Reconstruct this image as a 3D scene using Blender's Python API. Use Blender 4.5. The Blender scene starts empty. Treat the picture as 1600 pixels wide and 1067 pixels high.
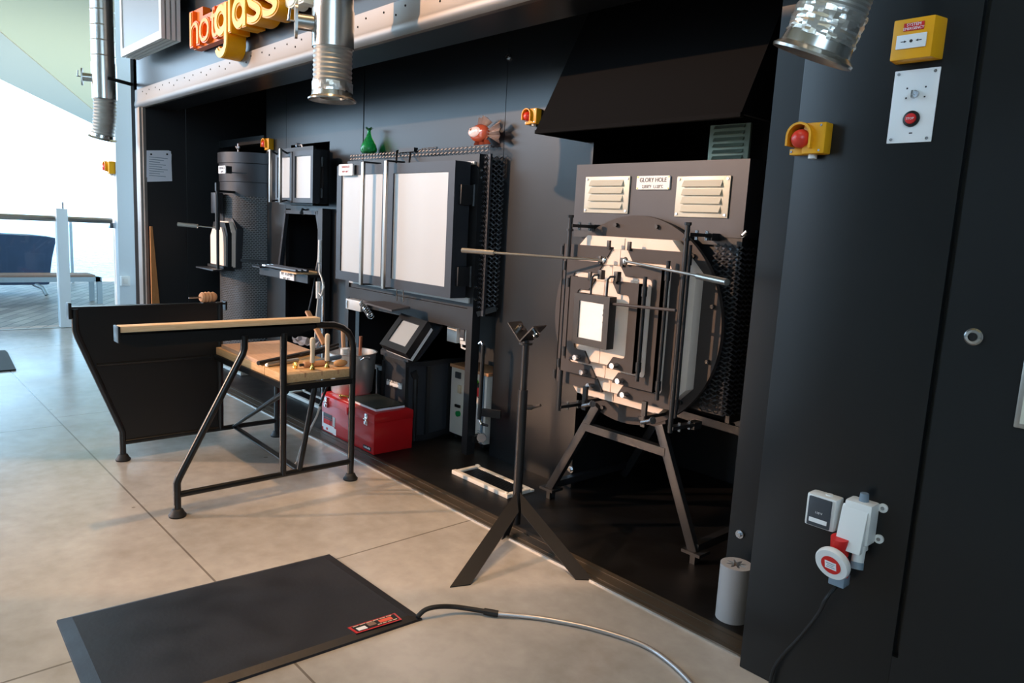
import bpy, bmesh, math, random
from mathutils import Vector, Matrix
random.seed(7)
PI = math.pi
SC = bpy.context.scene
COL = SC.collection
# ---------------------------------------------------------------- camera
H = 1.35
FOC = 1150.0
RX, RY, RZ = 1.4177930943, 0.0529552088, 0.8283586409
M3 = Matrix.Rotation(RZ, 3, 'Z') @ Matrix.Rotation(RX, 3, 'X') @ Matrix.Rotation(RY, 3, 'Z')
cam_d = bpy.data.cameras.new('camera')
cam = bpy.data.objects.new('camera', cam_d)
COL.objects.link(cam)
cam.matrix_world = Matrix.Translation((0, 0, H)) @ M3.to_4x4()
cam_d.sensor_width = 36.0
cam_d.lens = FOC * 36.0 / 1600.0
cam_d.clip_start = 0.05
cam_d.clip_end = 3000
SC.camera = cam


def ray(x, y):
    return M3 @ Vector((x - 800.0, -(y - 533.5), -FOC))


def Zp(x, y, z=0.0):
    d = ray(x, y); t = (z - H) / d.z
    return Vector((0, 0, H)) + d * t


def Yp(x, y, Y):
    d = ray(x, y); t = Y / d.y
    return Vector((0, 0, H)) + d * t


def Xp(x, y, X):
    d = ray(x, y); t = X / d.x
    return Vector((0, 0, H)) + d * t


# ---------------------------------------------------------------- materials
def lin(c):
    out = []
    for v in c:
        v = v / 255.0
        out.append(v / 12.92 if v <= 0.04045 else ((v + 0.055) / 1.055) ** 2.4)
    return tuple(out)


MATS = {}


def mat(name, rgb, rough=0.5, metal=0.0, var=0.0, scale=6.0, bump=0.0, bscale=40.0, spec=0.5, rvar=0.0, stretch=None, trans=0.0, ior=1.45, coat=0.0):
    m = bpy.data.materials.new(name)
    m.use_nodes = True
    nt = m.node_tree
    b = nt.nodes['Principled BSDF']
    c = lin(rgb)
    b.inputs['Base Color'].default_value = (*c, 1)
    b.inputs['Roughness'].default_value = rough
    b.inputs['Metallic'].default_value = metal
    b.inputs['Specular IOR Level'].default_value = spec
    b.inputs['IOR'].default_value = ior
    if trans:
        b.inputs['Transmission Weight'].default_value = trans
    if coat:
        b.inputs['Coat Weight'].default_value = coat
    if var or bump or rvar:
        tc = nt.nodes.new('ShaderNodeTexCoord')
        mp = nt.nodes.new('ShaderNodeMapping')
        nt.links.new(tc.outputs['Object'], mp.inputs['Vector'])
        if stretch:
            mp.inputs['Scale'].default_value = stretch
        no = nt.nodes.new('ShaderNodeTexNoise')
        no.inputs['Scale'].default_value = scale
        no.inputs['Detail'].default_value = 5
        nt.links.new(mp.outputs[0], no.inputs['Vector'])
        if var:
            mx = nt.nodes.new('ShaderNodeMix'); mx.data_type = 'RGBA'
            mx.inputs[6].default_value = (*[max(0, v * (1 - var)) for v in c], 1)
            mx.inputs[7].default_value = (*[min(1, v * (1 + var)) for v in c], 1)
            nt.links.new(no.outputs['Fac'], mx.inputs[0])
            nt.links.new(mx.outputs[2], b.inputs['Base Color'])
        if rvar:
            mr = nt.nodes.new('ShaderNodeMapRange')
            mr.inputs['To Min'].default_value = max(0.02, rough - rvar)
            mr.inputs['To Max'].default_value = min(1, rough + rvar)
            mr.inputs['From Min'].default_value = 0.3
            mr.inputs['From Max'].default_value = 0.7
            nt.links.new(no.outputs['Fac'], mr.inputs['Value'])
            nt.links.new(mr.outputs[0], b.inputs['Roughness'])
        if bump:
            n2 = nt.nodes.new('ShaderNodeTexNoise')
            n2.inputs['Scale'].default_value = bscale
            nt.links.new(mp.outputs[0], n2.inputs['Vector'])
            bp = nt.nodes.new('ShaderNodeBump')
            bp.inputs['Strength'].default_value = bump
            bp.inputs['Distance'].default_value = 0.002
            nt.links.new(n2.outputs['Fac'], bp.inputs['Height'])
            nt.links.new(bp.outputs[0], b.inputs['Normal'])
    MATS[name] = m
    return m


M_WALL = mat('black_painted_panel', (22, 24, 26), 0.30, 0, 0.2, 2.0, 0.05, 25, 0.5, 0.015)
M_WALLD = mat('dark_alcove_paint', (24, 25, 27), 0.5, 0, 0.2, 3)
M_STEEL = mat('black_steel', (30, 31, 33), 0.42, 0.0, 0.25, 12, 0.1, 120, 0.5)
M_TUBE = mat('black_gloss_tube', (20, 22, 24), 0.28, 0, 0, spec=0.55)
M_GREYST = mat('grey_black_steel', (50, 52, 57), 0.4, 0.2, 0.2, 8, 0.06, 90, 0.5)
M_BROWNST = mat('heat_browned_steel', (66, 60, 58), 0.6, 0.1, 0.15, 5, 0.06, 80, 0.4)
M_ALU = mat('aluminium', (175, 172, 166), 0.32, 0.85, 0.15, 7, 0.03, 60)
M_ALUTRIM = mat('dull_aluminium_trim', (134, 128, 122), 0.45, 0.7, 0.2, 4, 0.03, 60, stretch=(0.4, 1, 1))
M_CHROME = mat('polished_steel', (225, 225, 225), 0.12, 1.0)
M_ZINC = mat('zinc_bolt', (190, 192, 195), 0.25, 0.95)
M_DUCT = mat('duct_sheet_steel', (188, 186, 180), 0.24, 0.9, 0.12, 5, 0.05, 30)
M_FLEX = mat('flexible_duct_foil', (186, 184, 178), 0.42, 0.8, 0.2, 14, 0.2, 60)
M_FOIL = mat('crumpled_foil', (232, 229, 222), 0.28, 0.9, 0.1, 20, 0.8, 60)
M_PANELW = mat('brushed_white_panel', (184, 183, 180), 0.42, 0.25, 0.10, 2.5, 0.03, 20, stretch=(1, 1, 0.25))
M_BRICK = mat('pink_refractory', (240, 220, 204), 0.9, 0, 0.08, 5, 0.25, 120)
M_FIBRE = mat('white_ceramic_fibre', (238, 238, 236), 0.95, 0, 0.03, 9, 0.3, 60)
M_VENT = mat('cream_vent_enamel', (205, 202, 186), 0.4, 0.1)
M_VENTD = mat('grey_green_vent', (150, 168, 152), 0.45, 0.3)
M_SIGNW = mat('white_sign_plate', (232, 232, 232), 0.4)
M_INK = mat('sign_ink', (40, 40, 45), 0.6)
M_INKR = mat('red_sign_ink', (170, 45, 40), 0.6)
M_RED = mat('red_enamel', (186, 24, 28), 0.3, 0, 0.06, 4, coat=0.3)
M_REDP = mat('red_plastic', (205, 34, 32), 0.4)
M_BEACON = mat('red_lens', (226, 62, 48), 0.3, 0, spec=0.6)
M_YEL = mat('yellow_plastic', (235, 165, 18), 0.42, 0, 0.05, 10)
M_WPLAST = mat('white_plastic', (225, 226, 224), 0.35)
M_WPAINT = mat('white_painted_steel', (225, 223, 218), 0.4, 0, 0.06, 12, 0.15, 60)
M_GPLAST = mat('grey_plastic', (62, 66, 72), 0.4)
M_BLUEGR = mat('blue_grey_plastic', (120, 136, 150), 0.45)
M_BLACKP = mat('black_plastic', (18, 18, 19), 0.4)
M_RUBBER = mat('black_rubber', (24, 25, 27), 0.6, 0, 0.2, 20, 0.2, 80)
M_WHCABLE = mat('white_cable', (220, 218, 214), 0.4)
M_PAPER = mat('white_paper', (228, 228, 236), 0.8)
M_BOX = mat('white_control_box', (224, 216, 206), 0.4)
M_CREAM = mat('pale_turned_wood', (214, 196, 168), 0.55, 0, 0.1, 10, stretch=(1, 1, 0.2))
M_TANW = mat('tan_turned_wood', (190, 140, 100), 0.55, 0, 0.15, 10)
M_BRASS = mat('brass', (214, 176, 96), 0.25, 1.0)
M_CORK = mat('cork_block', (180, 138, 92), 0.85, 0, 0.2, 30, 0.2, 60)
M_COPPER = mat('copper_pipe', (150, 90, 62), 0.4, 0.6)
M_GREEN = mat('green_button', (16, 130, 66), 0.35)
M_DARK = mat('matt_black_sheet', (11, 10, 10), 0.85, spec=0.15)
M_STEELB = mat('bucket_steel', (205, 205, 203), 0.36, 0.75, 0.15, 8, stretch=(3, 3, 0.2))
M_GLASSG = mat('green_glass', (96, 225, 150), 0.03, 0, trans=0.85, ior=1.45)
M_GLASSR = mat('red_glass', (226, 110, 76), 0.04, 0, trans=0.5, ior=1.5)
M_GLASSC = mat('clear_glass', (246, 222, 210), 0.08, 0, trans=0.55, ior=1.45)
M_TEAK = mat('grey_brown_teak', (128, 100, 86), 0.6, 0, 0.2, 6, stretch=(0.3, 3, 3))
M_GREYP = mat('grey_painted_aluminium', (150, 158, 162), 0.4, 0.3)
M_COLUMN = mat('white_column_paint', (216, 224, 228), 0.5)
M_NAVY = mat('navy_cover_fabric', (40, 58, 82), 0.7, 0, 0.3, 3, 0.3, 12)
M_FRAMEW = mat('white_frame', (220, 218, 212), 0.4)
M_SCREEN = mat('grey_display_panel', (120, 130, 134), 0.35, 0, 0.05, 2)
M_CANOPY = mat('pale_green_canopy', (186, 164, 118), 0.6)
M_CANOPYE = mat('grey_canopy_edge', (176, 158, 128), 0.6)
M_ORANGE = mat('orange_acrylic', (246, 112, 0), 0.35)
M_ORANGEL = mat('orange_letter_face', (255, 168, 60), 0.4)
M_AMBER = mat('amber_acrylic', (240, 160, 12), 0.35)
M_YELLOWL = mat('yellow_letter_face', (255, 214, 84), 0.4)
M_LETW = mat('white_letter_acrylic', (236, 232, 216), 0.4)
M_MOULD = mat('grey_graphite_mould', (176, 172, 172), 0.6, 0, 0.04, 8)


def wood(name, a, b, stretch, rough=0.5, scale=8):
    m = bpy.data.materials.new(name); m.use_nodes = True
    nt = m.node_tree; bs = nt.nodes['Principled BSDF']
    bs.inputs['Roughness'].default_value = rough
    tc = nt.nodes.new('ShaderNodeTexCoord'); mp = nt.nodes.new('ShaderNodeMapping')
    mp.inputs['Scale'].default_value = stretch
    nt.links.new(tc.outputs['Object'], mp.inputs['Vector'])
    no = nt.nodes.new('ShaderNodeTexNoise'); no.inputs['Scale'].default_value = scale
    no.inputs['Detail'].default_value = 8; no.inputs['Distortion'].default_value = 1.2
    nt.links.new(mp.outputs[0], no.inputs['Vector'])
    cr = nt.nodes.new('ShaderNodeValToRGB')
    cr.color_ramp.elements[0].position = 0.3; cr.color_ramp.elements[0].color = (*lin(a), 1)
    cr.color_ramp.elements[1].position = 0.7; cr.color_ramp.elements[1].color = (*lin(b), 1)
    nt.links.new(no.outputs['Fac'], cr.inputs[0]); nt.links.new(cr.outputs[0], bs.inputs['Base Color'])
    return m


M_OAK = wood('honey_maple', (206, 158, 108), (224, 184, 134), (1.2, 12, 12))
M_STRIP = wood('pale_beech_strip', (214, 176, 132), (232, 200, 158), (12, 1.2, 12))
M_PLY = wood('pinkish_plywood', (200, 158, 128), (220, 182, 152), (1.2, 10, 10))
M_PLANK = wood('orange_pine', (176, 112, 60), (200, 136, 80), (10, 10, 1.2))
M_THRESH = mat('worn_brown_channel', (74, 66, 56), 0.42, 0.3, 0.3, 6, 0.1, 60, stretch=(0.3, 4, 4))


def expanded(name, rgb, su, sv, hole=0.62):
    # dark sheet whose small holes are cut by a procedural lattice
    m = bpy.data.materials.new(name); m.use_nodes = True
    nt = m.node_tree; bs = nt.nodes['Principled BSDF']
    bs.inputs['Roughness'].default_value = 0.4
    tc = nt.nodes.new('ShaderNodeTexCoord')
    br = nt.nodes.new('ShaderNodeTexBrick')
    br.inputs['Color1'].default_value = (*lin((14, 14, 14)), 1)
    br.inputs['Color2'].default_value = (*lin((14, 14, 14)), 1)
    br.inputs['Mortar'].default_value = (*lin(rgb), 1)
    br.inputs['Scale'].default_value = 1
    br.inputs['Brick Width'].default_value = su
    br.inputs['Row Height'].default_value = sv
    br.inputs['Mortar Size'].default_value = sv * 0.26
    br.inputs['Mortar Smooth'].default_value = 0.6
    nt.links.new(tc.outputs['UV'], br.inputs['Vector'])
    nt.links.new(br.outputs['Color'], bs.inputs['Base Color'])
    bp = nt.nodes.new('ShaderNodeBump'); bp.inputs['Strength'].default_value = 0.6
    bp.inputs['Distance'].default_value = 0.004
    nt.links.new(br.outputs['Fac'], bp.inputs['Height']); nt.links.new(bp.outputs[0], bs.inputs['Normal'])
    return m


M_PERF = expanded('perforated_furnace_skin', (92, 92, 94), 0.03, 0.016)


def floor_mat():
    m = bpy.data.materials.new('polished_concrete'); m.use_nodes = True
    nt = m.node_tree; bs = nt.nodes['Principled BSDF']; bs.inputs['Specular IOR Level'].default_value = 0.75; N = nt.nodes.new; L = nt.links.new
    geo = N('ShaderNodeNewGeometry'); sep = N('ShaderNodeSeparateXYZ'); L(geo.outputs['Position'], sep.inputs[0])

    def math_(op, a, b=None):
        n = N('ShaderNodeMath'); n.operation = op
        for i, v in enumerate((a, b)):
            if v is None: continue
            if isinstance(v, (int, float)): n.inputs[i].default_value = v
            else: L(v, n.inputs[i])
        return n.outputs[0]
    n1 = N('ShaderNodeTexNoise'); n1.inputs['Scale'].default_value = 1.3; n1.inputs['Detail'].default_value = 9; n1.inputs['Roughness'].default_value = 0.62
    L(geo.outputs['Position'], n1.inputs['Vector'])
    n2 = N('ShaderNodeTexNoise'); n2.inputs['Scale'].default_value = 14; n2.inputs['Detail'].default_value = 6
    L(geo.outputs['Position'], n2.inputs['Vector'])
    f = math_('ADD', math_('MULTIPLY', n1.outputs['Fac'], 0.75), math_('MULTIPLY', n2.outputs['Fac'], 0.25))
    cr = N('ShaderNodeValToRGB')
    cr.color_ramp.elements[0].position = 0.36; cr.color_ramp.elements[0].color = (*lin((150, 144, 136)), 1)
    cr.color_ramp.elements[1].position = 0.62; cr.color_ramp.elements[1].color = (*lin((182, 176, 168)), 1)
    L(f, cr.inputs[0])
    X, Y = sep.outputs['X'], sep.outputs['Y']

    def line(c, v, w):
        return math_('LESS_THAN', math_('ABSOLUTE', math_('SUBTRACT', c, v)), w)
    hi = math_('GREATER_THAN', Y, 0.95); lo = math_('LESS_THAN', Y, 0.95)
    j = line(Y, 0.95, 0.004)
    for v, side in ((-5.31, hi), (-2.496, hi), (-8.1, hi), (-5.1, lo), (-2.346, lo), (-7.9, lo), (0.4, lo)):
        j = math_('MAXIMUM', j, math_('MULTIPLY', line(X, v, 0.004), side))
    # round dark oil spots with shapes of their own
    vo = N('ShaderNodeTexVoronoi'); vo.inputs['Scale'].default_value = 2.6
    L(geo.outputs['Position'], vo.inputs['Vector'])
    sp = math_('LESS_THAN', vo.outputs['Distance'], 0.035)
    mx = N('ShaderNodeMix'); mx.data_type = 'RGBA'
    L(math_('MULTIPLY', j, 0.7), mx.inputs[0]); L(cr.outputs[0], mx.inputs[6]); mx.inputs[7].default_value = (*lin((80, 70, 60)), 1)
    mx2 = N('ShaderNodeMix'); mx2.data_type = 'RGBA'
    L(math_('MULTIPLY', sp, 0.5), mx2.inputs[0]); L(mx.outputs[2], mx2.inputs[6]); mx2.inputs[7].default_value = (*lin((70, 58, 46)), 1)
    L(mx2.outputs[2], bs.inputs['Base Color'])
    mr = N('ShaderNodeMapRange'); mr.inputs['From Min'].default_value = 0.35; mr.inputs['From Max'].default_value = 0.65
    mr.inputs['To Min'].default_value = 0.17; mr.inputs['To Max'].default_value = 0.27
    L(f, mr.inputs['Value']); L(mr.outputs[0], bs.inputs['Roughness'])
    return m


M_FLOOR = floor_mat()


def stage_mat():
    m = mat('worn_black_stage_floor', (14, 13, 13), 0.45, 0, 0.6, 5, 0.2, 40, 0.4, 0.08)
    return m


M_STAGE = stage_mat()


def deck_mat():
    m = bpy.data.materials.new('deck_tiles'); m.use_nodes = True
    nt = m.node_tree; bs = nt.nodes['Principled BSDF']
    geo = nt.nodes.new('ShaderNodeNewGeometry')
    mp = nt.nodes.new('ShaderNodeMapping'); mp.inputs['Rotation'].default_value = (0, 0, 0.5)
    nt.links.new(geo.outputs['Position'], mp.inputs['Vector'])
    br = nt.nodes.new('ShaderNodeTexBrick')
    br.inputs['Color1'].default_value = (*lin((168, 156, 148)), 1); br.inputs['Color2'].default_value = (*lin((124, 114, 110)), 1)
    br.inputs['Mortar'].default_value = (*lin((84, 86, 90)), 1); br.inputs['Scale'].default_value = 1
    br.inputs['Brick Width'].default_value = 0.42; br.inputs['Row Height'].default_value = 0.13; br.inputs['Mortar Size'].default_value = 0.008
    nt.links.new(mp.outputs[0], br.inputs['Vector']); nt.links.new(br.outputs['Color'], bs.inputs['Base Color'])
    bs.inputs['Roughness'].default_value = 0.5
    return m


M_DECK = deck_mat()
M_SEA = mat('sea_water', (44, 92, 122), 0.15, 0, 0.2, 0.08, 1.0, 0.35, 0.5)
for n in M_SEA.node_tree.nodes:
    if n.type == 'BUMP':
        n.inputs['Distance'].default_value = 1.2


def thin_glass(name, tint=(0.86, 0.93, 0.96)):
    m = bpy.data.materials.new(name); m.use_nodes = True
    nt = m.node_tree
    for n in list(nt.nodes):
        if n.type == 'BSDF_PRINCIPLED': nt.nodes.remove(n)
    out = [n for n in nt.nodes if n.type == 'OUTPUT_MATERIAL'][0]
    tr = nt.nodes.new('ShaderNodeBsdfTransparent'); tr.inputs[0].default_value = (*tint, 1)
    gl = nt.nodes.new('ShaderNodeBsdfGlossy'); gl.inputs['Roughness'].default_value = 0.02
    fr = nt.nodes.new('ShaderNodeFresnel'); fr.inputs[0].default_value = 1.3
    mx = nt.nodes.new('ShaderNodeMixShader')
    nt.links.new(fr.outputs[0], mx.inputs[0]); nt.links.new(tr.outputs[0], mx.inputs[1]); nt.links.new(gl.outputs[0], mx.inputs[2])
    nt.links.new(mx.outputs[0], out.inputs[0])
    return m


M_PANE = thin_glass('window_glass')

# ---------------------------------------------------------------- mesh helpers


class MB:
    def __init__(self):
        self.bm = bmesh.new()
        self.uv = None

    def _mk(self, vs, fs):
        bv = [self.bm.verts.new(v) for v in vs]
        out = []
        for f in fs:
            try: out.append(self.bm.faces.new([bv[i] for i in f]))
            except ValueError: pass
        return bv, out

    def box(self, x0, x1, y0, y1, z0, z1, bev=0.0):
        vs = [(x, y, z) for x in (x0, x1) for y in (y0, y1) for z in (z0, z1)]
        fs = [(0, 1, 3, 2), (4, 6, 7, 5), (0, 4, 5, 1), (2, 3, 7, 6), (0, 2, 6, 4), (1, 5, 7, 3)]
        bv, bf = self._mk(vs, fs)
        if bev:
            es = list({e for f in bf for e in f.edges})
            bmesh.ops.bevel(self.bm, geom=es, offset=bev, segments=2, affect='EDGES', profile=0.6)
        return self

    def obox(self, c, ax, ay, az, bev=0.0):
        c, ax, ay, az = Vector(c), Vector(ax), Vector(ay), Vector(az)
        vs = [c + ax * i + ay * j + az * k for i in (-1, 1) for j in (-1, 1) for k in (-1, 1)]
        fs = [(0, 1, 3, 2), (4, 6, 7, 5), (0, 4, 5, 1), (2, 3, 7, 6), (0, 2, 6, 4), (1, 5, 7, 3)]
        bv, bf = self._mk(vs, fs)
        if bev:
            es = list({e for f in bf for e in f.edges})
            bmesh.ops.bevel(self.bm, geom=es, offset=bev, segments=2, affect='EDGES', profile=0.6)
        return self

    def bar(self, p0, p1, w, h=None, up=(0, 0, 1), bev=0.0):
        # rectangular bar between two points; w across, h along 'up'
        p0, p1 = Vector(p0), Vector(p1); h = w if h is None else h
        d = p1 - p0; L = d.length; d.normalize()
        u = Vector(up)
        s = d.cross(u)
        if s.length < 1e-4: s = d.cross(Vector((1, 0, 0)))
        s.normalize(); u = s.cross(d).normalized()
        return self.obox((p0 + p1) / 2, d * L / 2, s * w / 2, u * h / 2, bev)

    def tube(self, pts, r, n=10, caps=True, radii=None, closed=False):
        pts = [Vector(p) for p in pts]
        m = len(pts)
        tang = []
        for i in range(m):
            if closed: t = pts[(i + 1) % m] - pts[i - 1]
            else: t = pts[min(i + 1, m - 1)] - pts[max(i - 1, 0)]
            tang.append(t.normalized())
        t0 = tang[0]
        a = Vector((0, 0, 1)) if abs(t0.z) < 0.9 else Vector((1, 0, 0))
        u = t0.cross(a).normalized()
        rings = []
        for i in range(m):
            t = tang[i]
            u = (u - t * u.dot(t)).normalized(); v = t.cross(u)
            rr = radii[i] if radii else r
            if not closed and 0 < i < m - 1:
                c = (pts[i] - pts[i - 1]).normalized().dot((pts[i + 1] - pts[i]).normalized())
                k = 1 / max(0.5, math.sqrt((1 + max(-0.4, c)) / 2))
            else: k = 1
            rings.append([self.bm.verts.new(pts[i] + (u * math.cos(2 * PI * j / n) + v * math.sin(2 * PI * j / n)) * rr * (k if k < 1.2 else 1.1)) for j in range(n)])
        for i in range(m if closed else m - 1):
            A, B = rings[i], rings[(i + 1) % m]
            for j in range(n):
                self.bm.faces.new((A[j], A[(j + 1) % n], B[(j + 1) % n], B[j]))
        if caps and not closed:
            self.bm.faces.new(rings[0][::-1]); self.bm.faces.new(rings[-1])
        return self

    def cyl(self, p0, p1, r0, r1=None, n=24):
        r1 = r0 if r1 is None else r1
        return self.tube([p0, p1], r0, n, True, [r0, r1])

    def lathe(self, c, prof, n=32, axis=(0, 0, 1), cap=True):
        # prof: list of (radius, height along axis)
        c = Vector(c); w = Vector(axis).normalized()
        a = Vector((1, 0, 0)) if abs(w.x) < 0.9 else Vector((0, 1, 0))
        u = w.cross(a).normalized(); v = w.cross(u)
        rings = []
        for r, h in prof:
            r = max(r, 1e-4)
            rings.append([self.bm.verts.new(c + w * h + (u * math.cos(2 * PI * j / n) + v * math.sin(2 * PI * j / n)) * r) for j in range(n)])
        for A, B in zip(rings, rings[1:]):
            for j in range(n):
                self.bm.faces.new((A[j], A[(j + 1) % n], B[(j + 1) % n], B[j]))
        if cap:
            self.bm.faces.new(rings[0][::-1]); self.bm.faces.new(rings[-1])
        return self

    def prism(self, poly, axis, lo, hi, bev=0.0):
        # poly in the two other axes in order (x,y),(x,z),(y,z)
        def P(a, b, t):
            return {'x': (t, a, b), 'y': (a, t, b), 'z': (a, b, t)}[axis]
        n = len(poly)
        vs = [P(a, b, lo) for a, b in poly] + [P(a, b, hi) for a, b in poly]
        fs = [tuple(range(n))[::-1], tuple(range(n, 2 * n))] + [(i, (i + 1) % n, n + (i + 1) % n, n + i) for i in range(n)]
        bv, bf = self._mk(vs, fs)
        if bev:
            es = list({e for f in bf for e in f.edges})
            bmesh.ops.bevel(self.bm, geom=es, offset=bev, segments=2, affect='EDGES', profile=0.6)
        return self

    def slab(self, quad, off):
        # a plate over any planar polygon, thickened by vector off
        q = [Vector(p) for p in quad]; o = Vector(off); n = len(q)
        vs = q + [p + o for p in q]
        fs = [tuple(range(n))[::-1], tuple(range(n, 2 * n))] + [(i, (i + 1) % n, n + (i + 1) % n, n + i) for i in range(n)]
        self._mk(vs, fs)
        return self

    def sphere(self, c, r, seg=20, rings=12, s=(1, 1, 1)):
        mt = Matrix.Translation(c) @ Matrix.Diagonal((r * s[0], r * s[1], r * s[2], 1))
        bmesh.ops.create_uvsphere(self.bm, u_segments=seg, v_segments=rings, radius=1.0, matrix=mt)
        return self

    def lattice(self, o, u, v, nu, nv, w, t):
        # expanded metal: staggered diamond strands over the rectangle o, u, v
        o, u, v = Vector(o), Vector(u), Vector(v)
        nrm = u.cross(v).normalized() * t
        du, dv = u / nu, v / nv
        for i in range(nu):
            for j in range(nv):
                c = o + du * (i + 0.5) + dv * (j + 0.5)
                P = [c - du * 0.5, c + dv * 0.5, c + du * 0.5, c - dv * 0.5]
                for a, b in ((0, 1), (1, 2), (2, 3), (3, 0)):
                    d = (P[b] - P[a]); s = d.cross(nrm).normalized() * w
                    vs = [P[a] - s + nrm, P[a] + s + nrm, P[b] + s - nrm, P[b] - s - nrm]
                    self._mk(vs, [(0, 1, 2, 3)])
        return self

    def xf(self, m):
        bmesh.ops.transform(self.bm, matrix=m, verts=self.bm.verts[:])
        return self

    def mesh(self, name, off=(0, 0, 0), angle=35):
        bmesh.ops.recalc_face_normals(self.bm, faces=self.bm.faces[:])
        bmesh.ops.translate(self.bm, verts=self.bm.verts[:], vec=-Vector(off))
        me = bpy.data.meshes.new(name)
        self.bm.to_mesh(me); self.bm.free()
        for p in me.polygons: p.use_smooth = True
        me.set_sharp_from_angle(angle=math.radians(angle))
        return me


def root_loc(o):
    v = Vector((0, 0, 0))
    while o is not None:
        v += o.location; o = o.parent
    return v


def part(name, mb, m, parent, label=None, angle=35):
    me = mb.mesh(name, root_loc(parent), angle) if isinstance(mb, MB) else mb
    me.materials.clear(); me.materials.append(m)
    o = bpy.data.objects.new(name, me); COL.objects.link(o)
    o.parent = parent
    if label: o['label'] = label
    return o


def thing(name, label, cat, loc, group=None):
    o = bpy.data.objects.new(name, None); COL.objects.link(o)
    o.empty_display_size = 0.05
    o.location = loc; o['label'] = label; o['category'] = cat
    if group: o['group'] = group
    return o


def solo(name, mb, m, label, cat, loc=None, group=None, kind=None, angle=35):
    if loc is None:
        bs = [v.co for v in mb.bm.verts]
        loc = (sum(v.x for v in bs) / len(bs), sum(v.y for v in bs) / len(bs), min(v.z for v in bs))
    me = mb.mesh(name, loc, angle)
    me.materials.append(m)
    o = bpy.data.objects.new(name, me); COL.objects.link(o)
    o.location = loc; o['label'] = label; o['category'] = cat
    if group: o['group'] = group
    if kind: o['kind'] = kind
    return o


def struct(name, mb, m, label=None, parent=None, angle=35):
    me = mb.mesh(name, root_loc(parent) if parent else (0, 0, 0), angle); me.materials.append(m)
    o = bpy.data.objects.new(name, me); COL.objects.link(o)
    if parent: o.parent = parent
    else: o['kind'] = 'structure'
    if label: o['label'] = label
    return o


def text_mb(s, size, depth, o, xd, yd, sx=1.0, bevel=0.0, align='LEFT', mb=None, offset=0.0):
    # lettering standing on the plane o + xd*a + yd*b, growing along xd x yd
    cu = bpy.data.curves.new('lettering', 'FONT')
    cu.body = s; cu.size = size; cu.extrude = depth / 2; cu.bevel_depth = bevel; cu.align_x = align; cu.offset = offset
    cu.resolution_u = 4
    ob = bpy.data.objects.new('lettering', cu); COL.objects.link(ob)
    dg = bpy.context.evaluated_depsgraph_get()
    me = bpy.data.meshes.new_from_object(ob.evaluated_get(dg))
    bpy.data.objects.remove(ob); bpy.data.curves.remove(cu)
    xd, yd = Vector(xd).normalized(), Vector(yd).normalized(); zd = xd.cross(yd)
    mt = Matrix((xd * sx, yd, zd)).transposed().to_4x4()
    mt = Matrix.Translation(Vector(o) + zd * depth / 2) @ mt
    mb = mb or MB()
    me.transform(mt)
    mb.bm.from_mesh(me); bpy.data.meshes.remove(me)
    return mb


def copy_tree(o, loc, label=None):
    c = o.copy(); COL.objects.link(c); c.location = loc
    if label: c['label'] = label

    def rec(a, b):
        for ch in a.children:
            d = ch.copy(); COL.objects.link(d); d.parent = b; rec(ch, d)
    rec(o, c)
    return c


def rrect(x0, x1, z0, z1, r, n=4):
    out = []
    for cx, cz, a0 in ((x1 - r, z1 - r, 0), (x0 + r, z1 - r, 90), (x0 + r, z0 + r, 180), (x1 - r, z0 + r, 270)):
        for k in range(n + 1):
            a = math.radians(a0 + 90 * k / n)
            out.append((cx + r * math.cos(a), cz + r * math.sin(a)))
    return out
# ================================================================ the setting
YW = 2.80      # back wall plane
YF = 2.10      # plane of the fascia and threshold
YP = 2.05      # right front wall
b = MB(); b.box(-9.3, 4.0, -9.0, 2.1, -0.2, 0.0)
struct('floor', b, M_FLOOR)
b = MB(); b.box(-7.6, -1.0, 2.215, 4.4, -0.2, 0.0); b.box(-9.3, -7.6, 2.1, 4.4, -0.2, 0.0)
struct('floor_stage', b, M_STAGE)
# threshold channel between the concrete and the black stage
t = MB(); t.box(-7.6, -1.0, 2.105, 2.215, -0.2, 0.001); t.box(-7.6, -1.0, 2.135, 2.147, 0.001, 0.004); t.box(-7.6, -1.0, 2.19, 2.215, 0.0, 0.004)
struct('trim_threshold', t, M_THRESH)
t = MB(); t.box(-7.6, -1.0, 2.094, 2.105, -0.02, 0.006)
struct('trim_threshold_edge', t, M_ALU)

# back wall, panel by panel with seams, open under the annealer and at the pick-up hatch
b = MB()
ZT = 2.95


def wp(x0, x1, z0, z1, y=YW):
    b.box(x0, x1, y, y + 0.03, z0, z1)


g = 0.0022
wp(-3.205 + g, -2.53, 0.0, 1.79); wp(-3.205 + g, -2.59, 1.79, ZT)
wp(-4.72 + g, -3.205 - g, 0.83, ZT)
wp(-5.11 + g, -4.72 - g, 0.0, ZT, YW - 0.004)
wp(-6.34, -5.95 - g, 0.0, ZT)                       # left strip
wp(-5.95 + g, -5.11 - g, 1.925, ZT)
wp(-5.95 + g, -5.86, 1.41, 1.925)
wp(-5.21, -5.11 - g, 1.41, 1.925)
wp(-5.86, -5.21, 1.395, 1.44)
b.prism([(-5.95 + g, 1.41), (-5.95 + g, 0.0), (-6.07 + 0.12, 0.0), (-6.07 + 0.12, 0.9)], 'y', YW, YW + 0.03)
b.prism([(-5.235, 0.9), (-5.11 - g, 0.9), (-5.11 - g, 1.41), (-5.34, 1.41)], 'y', YW, YW + 0.03)
wp(-5.235, -5.11 - g, 0.0, 0.9)
struct('wall_back', b, M_WALL)
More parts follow.
